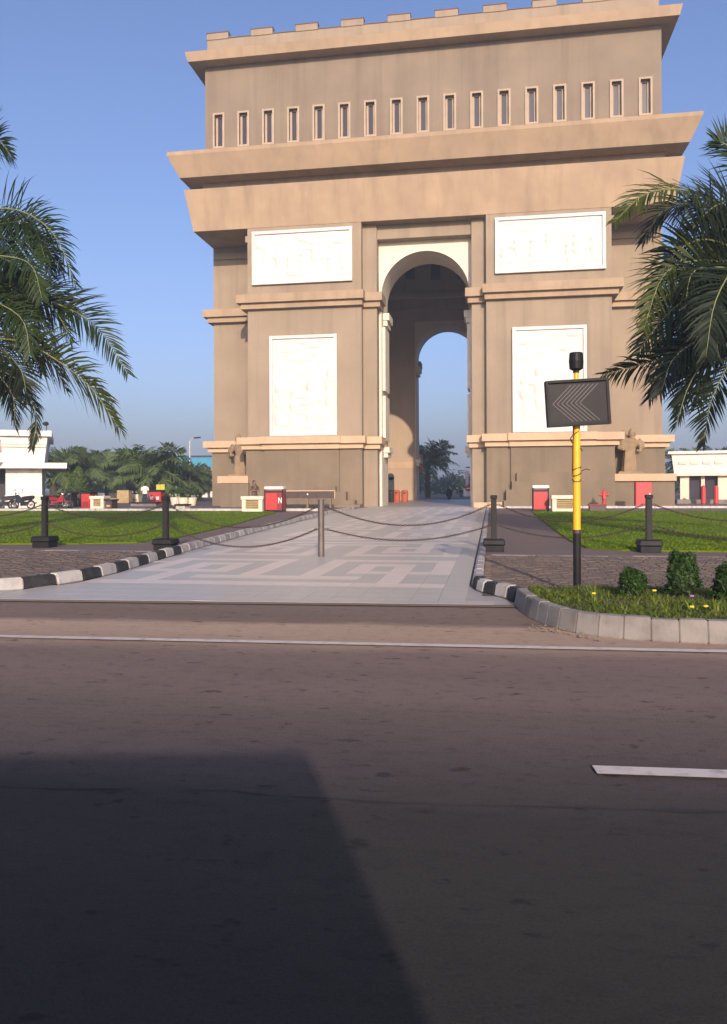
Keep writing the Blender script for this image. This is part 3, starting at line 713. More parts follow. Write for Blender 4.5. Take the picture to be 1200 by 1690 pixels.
person((-12.55, 40.75, .012), R(60), 'person in a brown patterned shirt standing behind the left vent box, hands together',
       M['shirt'], M['trousers'], lambda s: ((s * .2, 0, 1.36), (s * .25, -.04, 1.10), (s * .08, -.26, 1.12)))
person((-26.3, 57, .012), R(200), 'small person in a white shirt standing far off beside the red kiosk',
       M['shirt_w'], M['trousers_d'], lambda s: ((s * .2, 0, 1.36), (s * .27, .02, 1.08), (s * .27, -.05, .84)))

# ------------------------------------------------------------------ posts and chains
def bollard(loc, h, label, based=True):
    root = empty('bollard', loc)
    if based:
        MB().box(-.055, .055, -.055, .055, .2, h - .07).build('post', M['post_dark'], root, bevel=.012, segs=2)
        MB().box(-.066, .066, -.066, .066, h - .075, h).build('cap', M['black_paint'], root, bevel=.01)
        MB().box(-.19, .19, -.19, .19, -.01, .13).build('foot', M['black_paint'], root, bevel=.015)
        MB().hexa([(-.22, -.22, .125), (.22, -.22, .125), (.22, .22, .125), (-.22, .22, .125)], [(-.2, -.2, .24), (.2, -.2, .24), (.2, .2, .24), (-.2, .2, .24)]).build('plinth', M['black_paint'], root, bevel=.02)
    else:
        MB().cyl((0, 0), .057, -.01, h - .01, 20).build('post', M['post_grey'], root, smooth=False)
        MB().cyl((0, 0), .062, h - .02, h, 20).build('cap', M['post_grey'], root)
    for z in (.90, .50):
        for s in (-1, 1):
            e = MB(); e.tube([(s * .05, 0, z), (s * .085, 0, z)], .009, 6); e.tube([(s * (.10 + .022 * math.cos(a * .7854)), 0, z + .022 * math.sin(a * .7854)) for a in range(9)], .006, 6, False)
            e.build('chain_eye', M['chain'], root)
    tag(root, label, 'bollard', 'chain bollards across the walk')
B = [(-12.55, 16.0), (-9.46, 15.55), (-6.50, 15.05), (-3.02, 13.85), (.06, 15.5), (2.96, 15.55), (6.1, 15.6)]
BN = ['square dark bollard on a black foot beyond the left edge of the lawn', 'square dark bollard on a black foot on the lawn edge, leftmost in view', 'square dark bollard on a black foot beside the left painted kerb',
      'round grey steel bollard without a foot standing in the middle of the tiled walk', 'square dark bollard on a black foot at the right edge of the tiled walk',
      'square dark bollard on a black foot right of the yellow pole', 'square dark bollard on a black foot beyond the right edge of view']
for i, (x, y) in enumerate(B): bollard((x, y, .005), 1.04 if i == 3 else 1.09, BN[i], i != 3)
def chain(p, q_, sag, label):
    p, q_ = Vector(p), Vector(q_); d = (q_ - p); d.z = 0; d.normalize(); p = p + d * .115; q_ = q_ - d * .115
    n = 70; pts = []
    for i in range(n + 1):
        t = i / n; v = p.lerp(q_, t); v.z -= sag * 4 * t * (1 - t); pts.append(v)
    b = MB(); L = sum((a - c).length for a, c in zip(pts, pts[1:])); m = int(L / .045); step = L / m
    acc, idx = 0, 0
    cum = [0]
    for a, c in zip(pts, pts[1:]): cum.append(cum[-1] + (a - c).length)
    for k in range(m):
        s = (k + .5) * step
        while cum[idx + 1] < s: idx += 1
        f_ = (s - cum[idx]) / (cum[idx + 1] - cum[idx]); c = pts[idx].lerp(pts[idx + 1], f_); t = (pts[idx + 1] - pts[idx]).normalized()
        sd = t.cross(Vector((0, 0, 1))).normalized(); up = sd.cross(t)
        wv = (sd + up * .4).normalized() if k % 2 else (up - sd * .4).normalized()
        loop = [c + t * (.030 * math.cos(a)) + wv * (.016 * math.sin(a)) for a in [j * math.pi / 4 for j in range(9)]]
        b.tube(loop, .0065, 4, False)
    o = b.build('chain', M['chain']); tag(o, label, 'chain', 'chains strung between the bollards')
CN = ['left of the leftmost bollard', 'between the two left bollards on the lawn edge', 'from the left kerb bollard to the grey steel bollard', 'from the grey steel bollard to the right walk bollard',
      'passing behind the yellow sign pole', 'right of the rightmost bollard']
SG = [(.25, .24), (.25, .24), (.40, .37), (.36, .24), (.32, .23), (.3, .24)]
for i in range(6):
    for (z, w, nm) in ((.90, 0, 'upper'), (.50, 1, 'lower')):
        chain((*B[i], z), (*B[i + 1], z), SG[i][w], nm + ' sagging iron chain ' + CN[i])

# ------------------------------------------------------------------ sign pole with chevron board
pp = at(952.5, 940, 9.15); pole = empty('sign_pole', (pp.x, 9.15, .1))
def pz(y): return at(951, y, 9.15).z - .1
MB().cyl((0, 0), .043, -.12, pz(880), 20).build('lower_pole', M['black_paint'], pole, smooth=False)
MB().cyl((0, 0), .047, pz(880), pz(874), 20).build('collar', M['brown'], pole)
MB().cyl((0, 0), .042, pz(874), pz(700), 20).build('upper_pole', M['yellow'], pole, smooth=False)
MB().cyl((0, 0), .028, pz(702), pz(608), 14).build('top_pole', M['yellow'], pole)
MB().cyl((0, 0), .040, pz(724), pz(698), 14).build('bracket', M['black_paint'], pole)
cb = MB()
cb.tube([(.02 * math.cos(t) - .0 + .045 * math.cos(t * 1.0), .045 * math.sin(t), pz(745) + (pz(712) - pz(745)) * t / 5) for t in [i * .25 for i in range(21)]], .006, 6)
for k in range(3):
    z = pz(792 - 9 * k); cb.tube([(.048 * math.cos(a), .048 * math.sin(a), z + .02 * math.sin(a + k)) for a in [j * .35 for j in range(19)]], .006, 5)
cb.tube([(.045, -.02, pz(778)), (.10, -.04, pz(774)), (.14, -.05, pz(776))], .005, 5); cb.tube([(-.03, -.045, pz(700)), (-.045, -.03, pz(740)), (-.047, .0, pz(782))], .006, 5)
cb.build('wound_wire', M['brown'], pole)
sg = empty('board_mount'); sg.parent = pole
bpy.data.objects.remove(sg)
cc = at(952.5, 665, 9.07) - Vector((pp.x, 9.15, .1)); BW, BH = .685, .50
RB = Matrix.Translation(cc) @ Matrix.Rotation(R(-3.2), 4, 'Y') @ Matrix.Rotation(R(9), 4, 'Z')
bb = MB().box(-BW / 2, BW / 2, -.05, .02, -BH / 2, BH / 2).xf(RB).build('board', M['board'], pole, bevel=.006)
fr = MB(); e = .022
fr.box(-BW / 2 - .008, -BW / 2 + e, -.066, .03, -BH / 2 - .008, BH / 2 + .008); fr.box(BW / 2 - e, BW / 2 + .008, -.066, .03, -BH / 2 - .008, BH / 2 + .008)
fr.box(-BW / 2 + e, BW / 2 - e, -.085, .03, BH / 2 - e, BH / 2 + .007); fr.box(-BW / 2 + e, BW / 2 - e, -.064, .03, -BH / 2 - .007, -BH / 2 + e)
fr.xf(RB).build('board_frame', M['black_paint'], bb)
for k in range(7):
    ch = MB(); x = -.285 + k * .05; y_ = -.0535; w_ = .0035
    for sgn in (1, -1):
        a = Vector((x, y_, -.005)); c = Vector((x + .215, y_, -.005 + sgn * .205)); dd = (c - a).normalized(); n_ = Vector((-dd.z, 0, dd.x)) * w_
        ch.poly([a - n_, c - n_, c + n_, a + n_] if sgn > 0 else [a + n_, c + n_, c - n_, a - n_])
    ch.xf(RB).build('chevron_line', M['chevron'], bb)
lamp = MB(); zt_, zb_ = pz(582), pz(611)
lamp.lathe([(.05, zb_), (.074, zb_ + .015), (.082, zb_ + .10), (.074, zt_ - .01), (.066, zt_)], n=18); lamp.lathe([(.035, zb_ - .03), (.035, zb_ + .01)], n=12)
lo = lamp.build('siren_horn', M['board'], pole, smooth=False)
tag(pole, 'yellow and black pole carrying a dark chevron board and a black horn', 'sign pole')

# ------------------------------------------------------------------ planting bed
bed_pts = [(.40, 8.75), (.42, 8.1), (.50, 7.75), (.60, 7.42), (.72, 7.18), (.86, 7.0), (1.05, 6.86), (1.36, 6.77), (1.85, 6.72), (2.6, 6.71), (4, 6.76), (8, 6.98), (8, 9.05), (2, 8.92), (.52, 8.88)]
bm_ = MB().hexa([(x, y, 0) for x, y in bed_pts], [(x, y, .15) for x, y in bed_pts]); tag(bm_.build('planting_bed', M['soil']), kind='structure')
def blade(b, p, h, w, lean, a, segs=2):
    p = Vector(p); side = Vector((math.cos(a), math.sin(a), 0)) * w; ld = Vector((-math.sin(a), math.cos(a), 0)) * lean
    prev = (p - side, p + side)
    for i in range(1, segs + 1):
        t = i / segs; c = p + ld * t * t + Vector((0, 0, h * (t - .25 * t * t * min(1, lean / h)))); s = side * (1 - t ** 1.5)
        cur = (c - s, c + s)
        if i == segs: b.poly([prev[0], prev[1], c])
        else: b.poly([prev[0], prev[1], cur[1], cur[0]])
        prev = cur
gb = MB(); cnt = 0
while cnt < 26000:
    x = random.uniform(.4, 5.0); y = random.uniform(6.7, 8.95)
    if not inside((x, y), bed_pts): continue
    cnt += 1; dn = math.sin(x * 5.1 + 1.3) * math.sin(y * 4.3 + x * 2) * .5 + .5
    if random.random() > .3 + .75 * dn: continue
    blade(gb, (x, y, .145), random.uniform(.015, .05) + .03 * dn * random.random(), random.uniform(.004, .010), random.uniform(.02, .07), random.uniform(0, 6.28))
tag(gb.build('bed_grass', M['bedgrass']), 'loose green ground cover in the kerbed planting bed', 'ground cover', kind='stuff')
def lily(x, y, n, h, label, flower=None):
    root = empty('lily_plant', (x, y, .145)); b = MB()
    for i in range(n): blade(b, (random.gauss(0, .012), random.gauss(0, .012), 0), h * random.uniform(.7, 1.1), .011, random.uniform(.05, .18), random.uniform(0, 6.28), 4)
    b.build('leaves', M['lily'], root)
    if flower:
        f_ = MB(); fz = h * 1.0
        for i in range(5): a = i * 1.2566; f_.sphere((.010 * math.cos(a), .010 * math.sin(a), fz), (.011, .009, .009), 6, 4)
        f_.build('flower', flower, root); MB().tube([(0, 0, 0), (0, 0, fz)], .003, 5).build('stem', M['bush'], root)
    tag(root, label, 'plant', 'small plants in the planting bed')
LP = [(978, 990, 14, .20, 'yellow green strappy plant right of the sign pole foot', None), (980, 998, 6, .12, 'low plant with an orange yellow flower near the pole foot', M['petal_y']), (1045, 1000, 10, .16, 'strappy plant with pale leaves in the middle of the bed', None),
      (1080, 1003, 8, .17, 'plant with a yellow flower left of the round bush', M['petal_y']), (1098, 1010, 9, .15, 'thin spiky plant below the left of the round bush', None), (1142, 1005, 6, .13, 'plant with a violet flower under the round bush', M['petal_v']),
      (1142, 1018, 6, .10, 'plant with a yellow flower close to the kerb', M['petal_y']), (1180, 1010, 14, .19, 'tall yellow green strappy plant by the right edge of the picture', None), (1165, 1015, 6, .09, 'tiny yellow flower right of the violet one', M['petal_y']),
      (905, 985, 9, .14, 'spiky plant at the left tip of the bed', None), (935, 990, 9, .12, 'small spiky plant left of the sign pole foot', None)]
for x, y, n, h, lab, fl in LP:
    p = gnd(x, y, .16); lily(p.x, p.y, n, h, lab, fl)
def leafball(b, c, rx, ry, rz, n, s, shell=.35, rnd=random, bottom=-1.0):
    for _ in range(n):
        while True:
            v = Vector((rnd.uniform(-1, 1), rnd.uniform(-1, 1), rnd.uniform(bottom, 1)))
            if .05 < v.length <= 1: break
        v = v.normalized() * (1 - shell * rnd.random() ** 1.5); v.z = max(v.z, bottom)
        p = Vector((c[0] + v.x * rx, c[1] + v.y * ry, c[2] + v.z * rz))
        nrm = (v + Vector((rnd.gauss(0, .5), rnd.gauss(0, .5), rnd.gauss(0, .5) + .25))).normalized()
        u = nrm.cross(Vector((rnd.gauss(0, 1), rnd.gauss(0, 1), rnd.gauss(0, 1)))).normalized(); w = nrm.cross(u); q = s * rnd.uniform(.6, 1.3)
        b.poly([p - u * q, p - w * q * .45, p + u * q, p + w * q * .45])
def bush(px_, pyb, Y, r, h, label):
    p = at(px_, pyb, Y); root = empty('round_bush', (p.x, Y, .14)); b = MB()
    leafball(b, (.01, 0, h * .55), r * .9, r * .9, h * .45, 1500, .021, .45)
    for k in range(22):
        a = random.uniform(0, 6.28); z = random.uniform(.12, .95) * h; q_ = random.uniform(.5, .85) * (1.2 if z < .35 * h else 1) * (.6 if z > .8 * h else 1); leafball(b, (math.cos(a) * r * q_, math.sin(a) * r * q_, z), r * random.uniform(.2, .42), r * .35, r * random.uniform(.2, .4), 110, .021, .9)
    b.build('foliage', M['bush'], root); s_ = MB(); leafball(s_, (0, 0, h * .5), r * .8, r * .8, h * .42, 500, .05, .3); s_.build('inner_foliage', M['leaf_dark'], root)
    MB().tube([(0, 0, -.02), (.01, 0, h * .3), (0, .01, h * .6)], [.02, .017, .01], 6).build('stem', M['bark'], root)
    tag(root, label, 'bush', 'clipped bushes in the planting bed')
bush(1126, 990, 8.2, .165, .46, 'round clipped green bush standing whole in the planting bed'); bush(1203, 990, 8.05, .15, .36, 'round clipped green bush cut by the right edge of the picture')
bush(1045, 992, 8.15, .14, .29, 'lower round green bush left of the tallest clipped bush')

# ------------------------------------------------------------------ palms
def catmull(pts, n):
    P = [Vector(p) for p in pts]; P = [P[0] * 2 - P[1]] + P + [P[-1] * 2 - P[-2]]; out = []
    m = len(P) - 3
    for i in range(n + 1):
        s = i / n * m; k = min(int(s), m - 1); t = s - k; p0, p1, p2, p3 = P[k:k + 4]
        out.append(.5 * ((2 * p1) + (p2 - p0) * t + (2 * p0 - 5 * p1 + 4 * p2 - p3) * t * t + (3 * p1 - p0 - 3 * p2 + p3) * t ** 3))
    return out
def frond_mesh(b, rb, pts, leaf=.8, pairs=46, wid=.022, droop=.9, rnd=random, start=.12, segs=3, r0=.035, spread=.9, roll=0.0):
    C = catmull(pts, 60); L = 60
    if rb is not None: rb.tube(C[::4], [r0 * (1 - .88 * i / 15) for i in range(16)], 5)
    for k in range(pairs):
        t = start + (1 - start) * (k + rnd.random() * .5) / pairs; i = min(int(t * L), L - 1); c = C[i].lerp(C[i + 1], t * L - i) if i < L else C[-1]
        T_ = (C[min(i + 1, L)] - C[max(i - 1, 0)]).normalized()
        up = Vector((0, 0, 1)); S = T_.cross(up)
        S = S.normalized() if S.length > .15 else Vector((1, 0, 0)); U = S.cross(T_)
        S, U = S * math.cos(roll) + U * math.sin(roll), U * math.cos(roll) - S * math.sin(roll)
        prof = (math.sin(math.pi * min(1, (.10 + t * .9)) ** .85)) ** .6 if t < .99 else .3
        for s in (-1, 1):
            ll = leaf * max(.3, prof) * rnd.uniform(.82, 1.1)
            d = (T_ * (.32 + .55 * t * t) + S * s * spread * (1 - .25 * t) + U * rnd.uniform(.0, .4) + Vector((rnd.gauss(0, .07), rnd.gauss(0, .07), rnd.gauss(0, .07)))).normalized()
            w = (T_ - d * T_.dot(d)); w = w.normalized() if w.length > .05 else U
            w = (w + U * rnd.uniform(-.4, .4)).normalized()
            p = c.copy(); prev = (p - w * wid * .5, p + w * wid * .5); dr_ = droop * rnd.uniform(.6, 1.35)
            for g in range(1, segs + 1):
                f_ = g / segs; d = (d + Vector((0, 0, -dr_ * .55 / segs * (1 + f_)))).normalized(); p = p + d * (ll / segs)
                wd_ = wid * (1.0 if f_ < .5 else (1 - f_) * 1.9)
                if g == segs: b.poly([prev[0], prev[1], p])
                else:
                    cur = (p - w * wd_, p + w * wd_); b.poly([prev[0], prev[1], cur[1], cur[0]]); prev = cur
def palm_trunk(root, h, r, m):
    b = MB(); pts = []; rs = []
    for i in range(25):
        z = h * i / 24; pts.append((.06 * math.sin(z), .05 * math.cos(z * .8), z)); rs.append(r * (1.25 - .3 * i / 24 + .08 * (i % 2)))
    b.tube(pts, rs, 14)
    for i in range(int(h * 26)):
        a = i * 2.4; z = h * (.12 + .88 * i / (h * 26)); d = Vector((math.cos(a), math.sin(a), 0)); c = d * r * .95 + Vector((0, 0, z))
        b.tube([c, c + d * .10 + Vector((0, 0, .14)), c + d * .17 + Vector((0, 0, .34))], [.075, .06, .03], 5)
    return b.build('trunk', m, root)
def big_palm(crown, base, fronds, extra, label, seed):
    rnd = random.Random(seed); root = empty('palm_tree', base); off = Vector(base)
    palm_trunk(root, crown.z - base[2], .26, M['trunk'])
    def add(pts, mkey, **kw):
        kw['leaf'] = kw.get('leaf', .8) * 1.3; kw['pairs'] = int(kw.get('pairs', 46) * 1.5); kw['wid'] = kw.get('wid', .022) * .95; kw['droop'] = kw.get('droop', .9) * .85; kw.setdefault('roll', rnd.choice((-1, 1)) * rnd.uniform(.5, 1.1))
        b, rb = MB(), MB(); frond_mesh(b, rb, [Vector(p) - off for p in pts], rnd=rnd, **kw)
        fo = b.build('frond', M[mkey], root); rb.build('rachis', M['rachis'], fo, smooth=True)
    for pts, mk, kw in fronds: add([crown] + pts, mk, **kw)
    for k in range(extra):
        a = rnd.uniform(*EXTRA_ARC); el = rnd.uniform(-.2, 1.2); L = rnd.uniform(3.2, 4.2)
        d = Vector((math.cos(a), math.sin(a), 0)); p = [crown]
        for i in range(1, 5):
            t = i / 4; p.append(crown + d * L * t * (1 - .12 * t) + Vector((0, 0, L * (math.sin(el) * t - .62 * t * t))))
        add(p, rnd.choice(('frond_a', 'frond_a', 'frond_d')), leaf=.75, pairs=44, droop=1.0)
def P_(x, y, Y): return at(x, y, Y)
# left palm
YL = 16.8; crownL = P_(-150, 470, YL); EXTRA_ARC = (1.2, 5.0)
FL = [
 ([P_(-70, 250, YL), P_(-15, 222, YL - .3), P_(22, 262, YL - .5)], 'frond_a', dict(leaf=.75, droop=.7)),
 ([P_(-60, 365, YL), P_(20, 345, YL - .6), P_(88, 385, YL - .9), P_(125, 470, YL - 1.0)], 'frond_a', dict(leaf=.85, droop=.9)),
 ([P_(-60, 395, YL + .4), P_(10, 395, YL + .5), P_(70, 405, YL + .6), P_(105, 450, YL + .6)], 'frond_d', dict(leaf=.85, droop=1.1)),
 ([P_(-40, 490, YL), P_(40, 487, YL + .5), P_(110, 508, YL + .8), P_(165, 545, YL + 1), P_(212, 618, YL + 1.1)], 'frond_a', dict(leaf=.85, droop=.65, pairs=56)),
 ([P_(-40, 475, YL + .6), P_(40, 472, YL + 1.0), P_(95, 490, YL + 1.2), P_(120, 520, YL + 1.3)], 'frond_d', dict(leaf=.8, droop=.9)),
 ([P_(-50, 550, YL - .4), P_(30, 562, YL - .8), P_(90, 592, YL - 1.1), P_(150, 640, YL - 1.3), P_(195, 705, YL - 1.4)], 'frond_y', dict(leaf=.95, droop=.85, pairs=58, wid=.026)),
 ([P_(-50, 560, YL), P_(40, 575, YL), P_(110, 600, YL), P_(170, 650, YL), P_(205, 720, YL)], 'frond_dry', dict(leaf=.6, droop=1.2, pairs=40)),
 ([P_(-60, 590, YL + .5), P_(0, 610, YL + .5), P_(40, 638, YL + .4), P_(60, 690, YL + .4), P_(52, 742, YL + .3)], 'frond_d', dict(leaf=.5, droop=1.5, pairs=60)),
 ([P_(-60, 560, YL + .9), P_(0, 600, YL + .9), P_(15, 640, YL + .9), P_(20, 690, YL + .9)], 'frond_d', dict(leaf=.6, droop=1.3)),
 ([P_(-70, 430, YL - .5), P_(-20, 420, YL - .8), P_(30, 440, YL - 1.), P_(55, 480, YL - 1.1)], 'frond_d', dict(leaf=.8, droop=1.0)),
]
for (px_, py_), dy, mk in (((75, 405), 0, 'frond_a'), ((60, 520), 1.6, 'frond_d'), ((95, 560), -.6, 'frond_a'), ((45, 640), -.3, 'frond_d'), ((70, 470), -1.6, 'frond_a'), ((110, 620), .7, 'frond_d'), ((85, 430), 1.3, 'frond_d'), ((50, 560), -1.4, 'frond_a'), ((120, 540), -.9, 'frond_a'), ((70, 590), 1.5, 'frond_d'), ((30, 500), .8, 'frond_d'), ((25, 680), .6, 'frond_d')):
    FL.append(([P_(-80 + (px_ - 60) * .2, 400 + (py_ - 450) * .45, YL + dy * .3), P_(-20 + (px_ - 60) * .6, 405 + (py_ - 450) * .75, YL + dy * .7), P_(px_ * .7, py_ - 35, YL + dy * .9), P_(px_, py_ + 25, YL + dy)], mk, dict(leaf=.8, droop=.8)))
big_palm(crownL, (crownL.x - .1, YL, .0), FL, 12, '', 11)
lp = [o for o in sc.objects if o.name.startswith('palm_tree')][-1]
tag(lp, 'big oil palm whose fronds hang in from the left edge', 'palm tree', 'large palms framing the view')
YR_ = 16.4; crownR = P_(1300, 470, YR_); EXTRA_ARC = (-2.0, 1.9)
FR = [  # most fronds take the darkened green that carries the crown's shade
 ([P_(1262, 330, YR_), P_(1225, 265, YR_), P_(1200, 240, YR_), P_(1180, 232, YR_)], 'frond_a', dict(leaf=.75, droop=.4)),
 ([P_(1230, 370, YR_), P_(1150, 318, YR_ - .3), P_(1070, 318, YR_ - .6), P_(1015, 365, YR_ - .8)], 'frond_y', dict(leaf=.7, droop=1.0, pairs=52)),
 ([P_(1240, 390, YR_ + .6), P_(1170, 340, YR_ + .9), P_(1100, 345, YR_ + 1.1), P_(1060, 400, YR_ + 1.2)], 'frond_d', dict(leaf=.9, droop=1.0, pairs=52)),
 ([P_(1230, 420, YR_ - .3), P_(1160, 395, YR_ - .7), P_(1105, 430, YR_ - 1.0), P_(1065, 520, YR_ - 1.1)], 'frond_d', dict(leaf=.85, droop=.7, pairs=54)),
 ([P_(1225, 440, YR_ - .3), P_(1150, 430, YR_ - .9), P_(1095, 455, YR_ - 1.2), P_(1062, 545, YR_ - 1.3)], 'frond_y', dict(leaf=.75, droop=.6, pairs=44)),
 ([P_(1235, 470, YR_), P_(1160, 480, YR_), P_(1100, 520, YR_), P_(1050, 585, YR_)], 'frond_a', dict(leaf=.9, droop=.9, pairs=52)),
 ([P_(1240, 520, YR_ + .3), P_(1160, 560, YR_ + .3), P_(1080, 595, YR_ + .2), P_(995, 618, YR_ + .1)], 'frond_d', dict(leaf=.75, droop=1.25, pairs=56)),
 ([P_(1240, 510, YR_ + .9), P_(1170, 545, YR_ + 1), P_(1110, 600, YR_ + 1.1), P_(1070, 660, YR_ + 1.1)], 'frond_d', dict(leaf=.85, droop=1.0, pairs=50)),
 ([P_(1250, 520, YR_ - .2), P_(1190, 560, YR_ - .5), P_(1140, 630, YR_ - .6), P_(1115, 705, YR_ - .6)], 'frond_d', dict(leaf=.7, droop=.5, pairs=50)),
 ([P_(1255, 530, YR_ - .2), P_(1210, 590, YR_ - .5), P_(1175, 660, YR_ - .6), P_(1160, 735, YR_ - .6)], 'frond_d', dict(leaf=.65, droop=.4, pairs=50)),
 ([P_(1250, 440, YR_ + .3), P_(1200, 410, YR_ + .8), P_(1160, 430, YR_ + 1.2), P_(1130, 500, YR_ + 1.4)], 'frond_d', dict(leaf=.9, droop=.9, pairs=48)),
 ([P_(1250, 480, YR_ + .6), P_(1200, 500, YR_ + 1.2), P_(1150, 560, YR_ + 1.5), P_(1130, 620, YR_ + 1.6)], 'frond_d', dict(leaf=.9, droop=.9, pairs=48)),
 ([P_(1255, 430, YR_ - .8), P_(1215, 440, YR_ - 1.5), P_(1180, 500, YR_ - 2), P_(1165, 590, YR_ - 2.2)], 'frond_d', dict(leaf=.8, droop=.8, pairs=48)),
 ([P_(1255, 380, YR_), P_(1215, 340, YR_ - .3), P_(1180, 340, YR_ - .6), P_(1140, 380, YR_ - .8)], 'frond_d', dict(leaf=.85, droop=.7, pairs=48)),
]
for (px_, py_), dy, mk in (((1120, 370), 1.3, 'frond_d'), ((1110, 560), 1.8, 'frond_d'), ((1090, 620), -.8, 'frond_d'), ((1150, 640), .9, 'frond_d'), ((1130, 480), -1.7, 'frond_d'), ((1170, 420), 1.6, 'frond_d'), ((1185, 560), -1.2, 'frond_d'), ((1100, 500), .5, 'frond_d'), ((1105, 440), 2.2, 'frond_d'), ((1140, 540), 2.4, 'frond_d'), ((1085, 560), 1.4, 'frond_d'), ((1180, 480), 2.0, 'frond_d'), ((1120, 650), 1.2, 'frond_d'), ((1170, 620), 2.0, 'frond_d')):
    FR.append(([P_(1262 + (px_ - 1130) * .15, 440 + (py_ - 450) * .3, YR_ + dy * .3), P_(1222 + (px_ - 1130) * .5, 425 + (py_ - 450) * .65, YR_ + dy * .7), P_(1200 + (px_ - 1200) * .75, py_ - 35, YR_ + dy * .9), P_(px_, py_ + 30, YR_ + dy)], mk, dict(leaf=.85, droop=.8)))
big_palm(crownR, (crownR.x + .1, YR_, .0), FR, 12, '', 23)
rp = [o for o in sc.objects if o.name.startswith('palm_tree') and 'label' not in o.keys()][-1]
tag(rp, 'big oil palm whose dark fronds hang in from the right edge before the monument', 'palm tree', 'large palms framing the view')
# distant palms
def far_palm_proto(h, seed, L=3.0):
    rnd = random.Random(seed); root = empty('palm_tree'); b = MB(); rb = MB(); c0 = Vector((0, 0, h))
    for k in range(28):
        a = k * 2.4 + rnd.uniform(-.2, .2); el = 1.35 - 1.6 * k / 28 + rnd.uniform(-.15, .15); d = Vector((math.cos(a), math.sin(a), 0)); p = [c0]
        for i in range(1, 5):
            t = i / 4; p.append(c0 + d * L * t * (math.cos(el * .6)) + Vector((0, 0, L * (math.sin(el) * t * 1.12 - .52 * t * t))))
        frond_mesh(b, rb, p, roll=rnd.uniform(-.9, .9), leaf=1.0, pairs=30, wid=.06, droop=1.0, rnd=rnd, segs=2, r0=.04)
    cr = b.build('crown', M['frond_far'], root); rb.build('rachises', M['rachis'], cr)
    t_ = MB(); t_.tube([(0, 0, -.05), (.03, .02, h * .5), (0, 0, h)], [.30, .24, .20], 10)
    for i in range(int(h * 14)):
        a = i * 2.4; z = h * i / (h * 14); d = Vector((math.cos(a), math.sin(a), 0)); c = d * .2 + Vector((0, 0, z)); t_.tube([c, c + d * .14 + Vector((0, 0, .2))], [.07, .03], 4)
    t_.build('trunk', M['trunk'], root); return root
fpA, fpB = far_palm_proto(2.5, 1, 3.1), far_palm_proto(3.6, 2, 3.3); used = set()
def far_palm(px_, top, Y, label, proto=None, base=None):
    src = proto or random.choice((fpA, fpB)); h0 = 3.0 if src is fpA else 4.2
    if src in used: o = copy_tree(src)
    else: o = src; used.add(src)
    p = at(px_, top, Y); s = max(.6, p.z / (h0 + 1.35)); o.location = (p.x, Y, 0); o.scale = (s, s, s); o.rotation_euler = (0, 0, random.uniform(0, 6.28))
    tag(o, label, 'palm tree', 'palms in the background')
far_palm(88, 735, 72, 'distant palm just right of the white building roof end', fpA)
far_palm(140, 738, 74, 'distant palm above the yellow green topiary', fpA)
far_palm(178, 742, 82, 'distant palm right of the topiary, behind the red kiosk roofs')
far_palm(252, 733, 66, 'tallest distant palm left of the street lamp, before the blue roof', fpA)
far_palm(302, 762, 70, 'distant palm standing left of the lamp post, before white walls')
far_palm(330, 770, 76, 'distant palm squeezed between lamp post and monument')
far_palm(215, 765, 96, 'far palm in the gap left of the tallest one')
far_palm(706, 727, 96, 'palm seen through the arch beside its left inner edge', fpB)
far_palm(1133, 740, 95, 'leftmost of the palms behind the right white building')
far_palm(1168, 737, 90, 'middle palm behind the right white building')
far_palm(1198, 742, 98, 'palm behind the right end of the right white building')
# broadleaf trees
def tree_proto(seed, mk):
    rnd = random.Random(seed); root = empty('broadleaf_tree'); b = MB()
    tb = MB(); tb.tube([(0, 0, -.05), (.05, 0, 1.0), (0, .1, 2.2)], [.22, .17, .10], 8)
    for k in range(16):
        a = rnd.uniform(0, 6.28); rr_ = rnd.uniform(.2, 1.9); z = rnd.uniform(1.6, 4.2); c = (math.cos(a) * rr_, math.sin(a) * rr_, z)
        leafball(b, c, rnd.uniform(.6, 1.1), rnd.uniform(.6, 1.1), rnd.uniform(.45, .8), 230, .13, .6, rnd); tb.tube([(0, .05, 1.6), (c[0] * .5, c[1] * .5, 1.6 + (z - 1.6) * .6), c], [.08, .05, .02], 5)
    b.build('crown', M[mk], root); tb.build('trunk', M['bark'], root); return root
trA, trB = tree_proto(5, 'leaf'), tree_proto(6, 'leaf_dark')
def tree(px_, top, Y, label, wide=1.0):
    src = random.choice((trA, trB))
    if src in used: o = copy_tree(src)
    else: o = src; used.add(src)
    p = at(px_, top, Y); s = p.z / 4.7; o.location = (p.x, Y, 0); o.scale = (s * wide, s * wide, s); o.rotation_euler = (0, 0, random.uniform(0, 6.28))
    tag(o, label, 'tree', 'trees in the background')
TL = [(100, 784, 88, 'dark tree right beside the white building wall'), (118, 788, 92, 'dark tree behind the topiary'), (160, 783, 95, 'dark tree right of the topiary'), (190, 787, 90, 'dark tree above the kiosk row'), (222, 782, 86, 'dark tree left of the tallest distant palm'),
      (275, 788, 84, 'dark tree right of the tallest distant palm'), (325, 790, 82, 'dark tree behind the lamp post'), (140, 785, 100, 'low tree seen above the red bin'), (345, 782, 90, 'dark tree touching the monument left edge')]
for x, y, Y, lab in TL: tree(x, y, Y, lab, 1.3)
b = MB(); rnd_ = random.Random(9)
for k in range(90):
    x = -70 + 110 * k / 90 + rnd_.uniform(-1, 1); Y = 150 + rnd_.uniform(-6, 10); h = rnd_.uniform(2.2, 4.4); leafball(b, (x, Y, h * .55), 1.9, 1.9, h * .6, 260, .32, .6, rnd_)
tag(b.build('far_woods', M['leaf_dark']), 'low dark line of far trees seen through the arch and beyond', 'woods', kind='stuff')
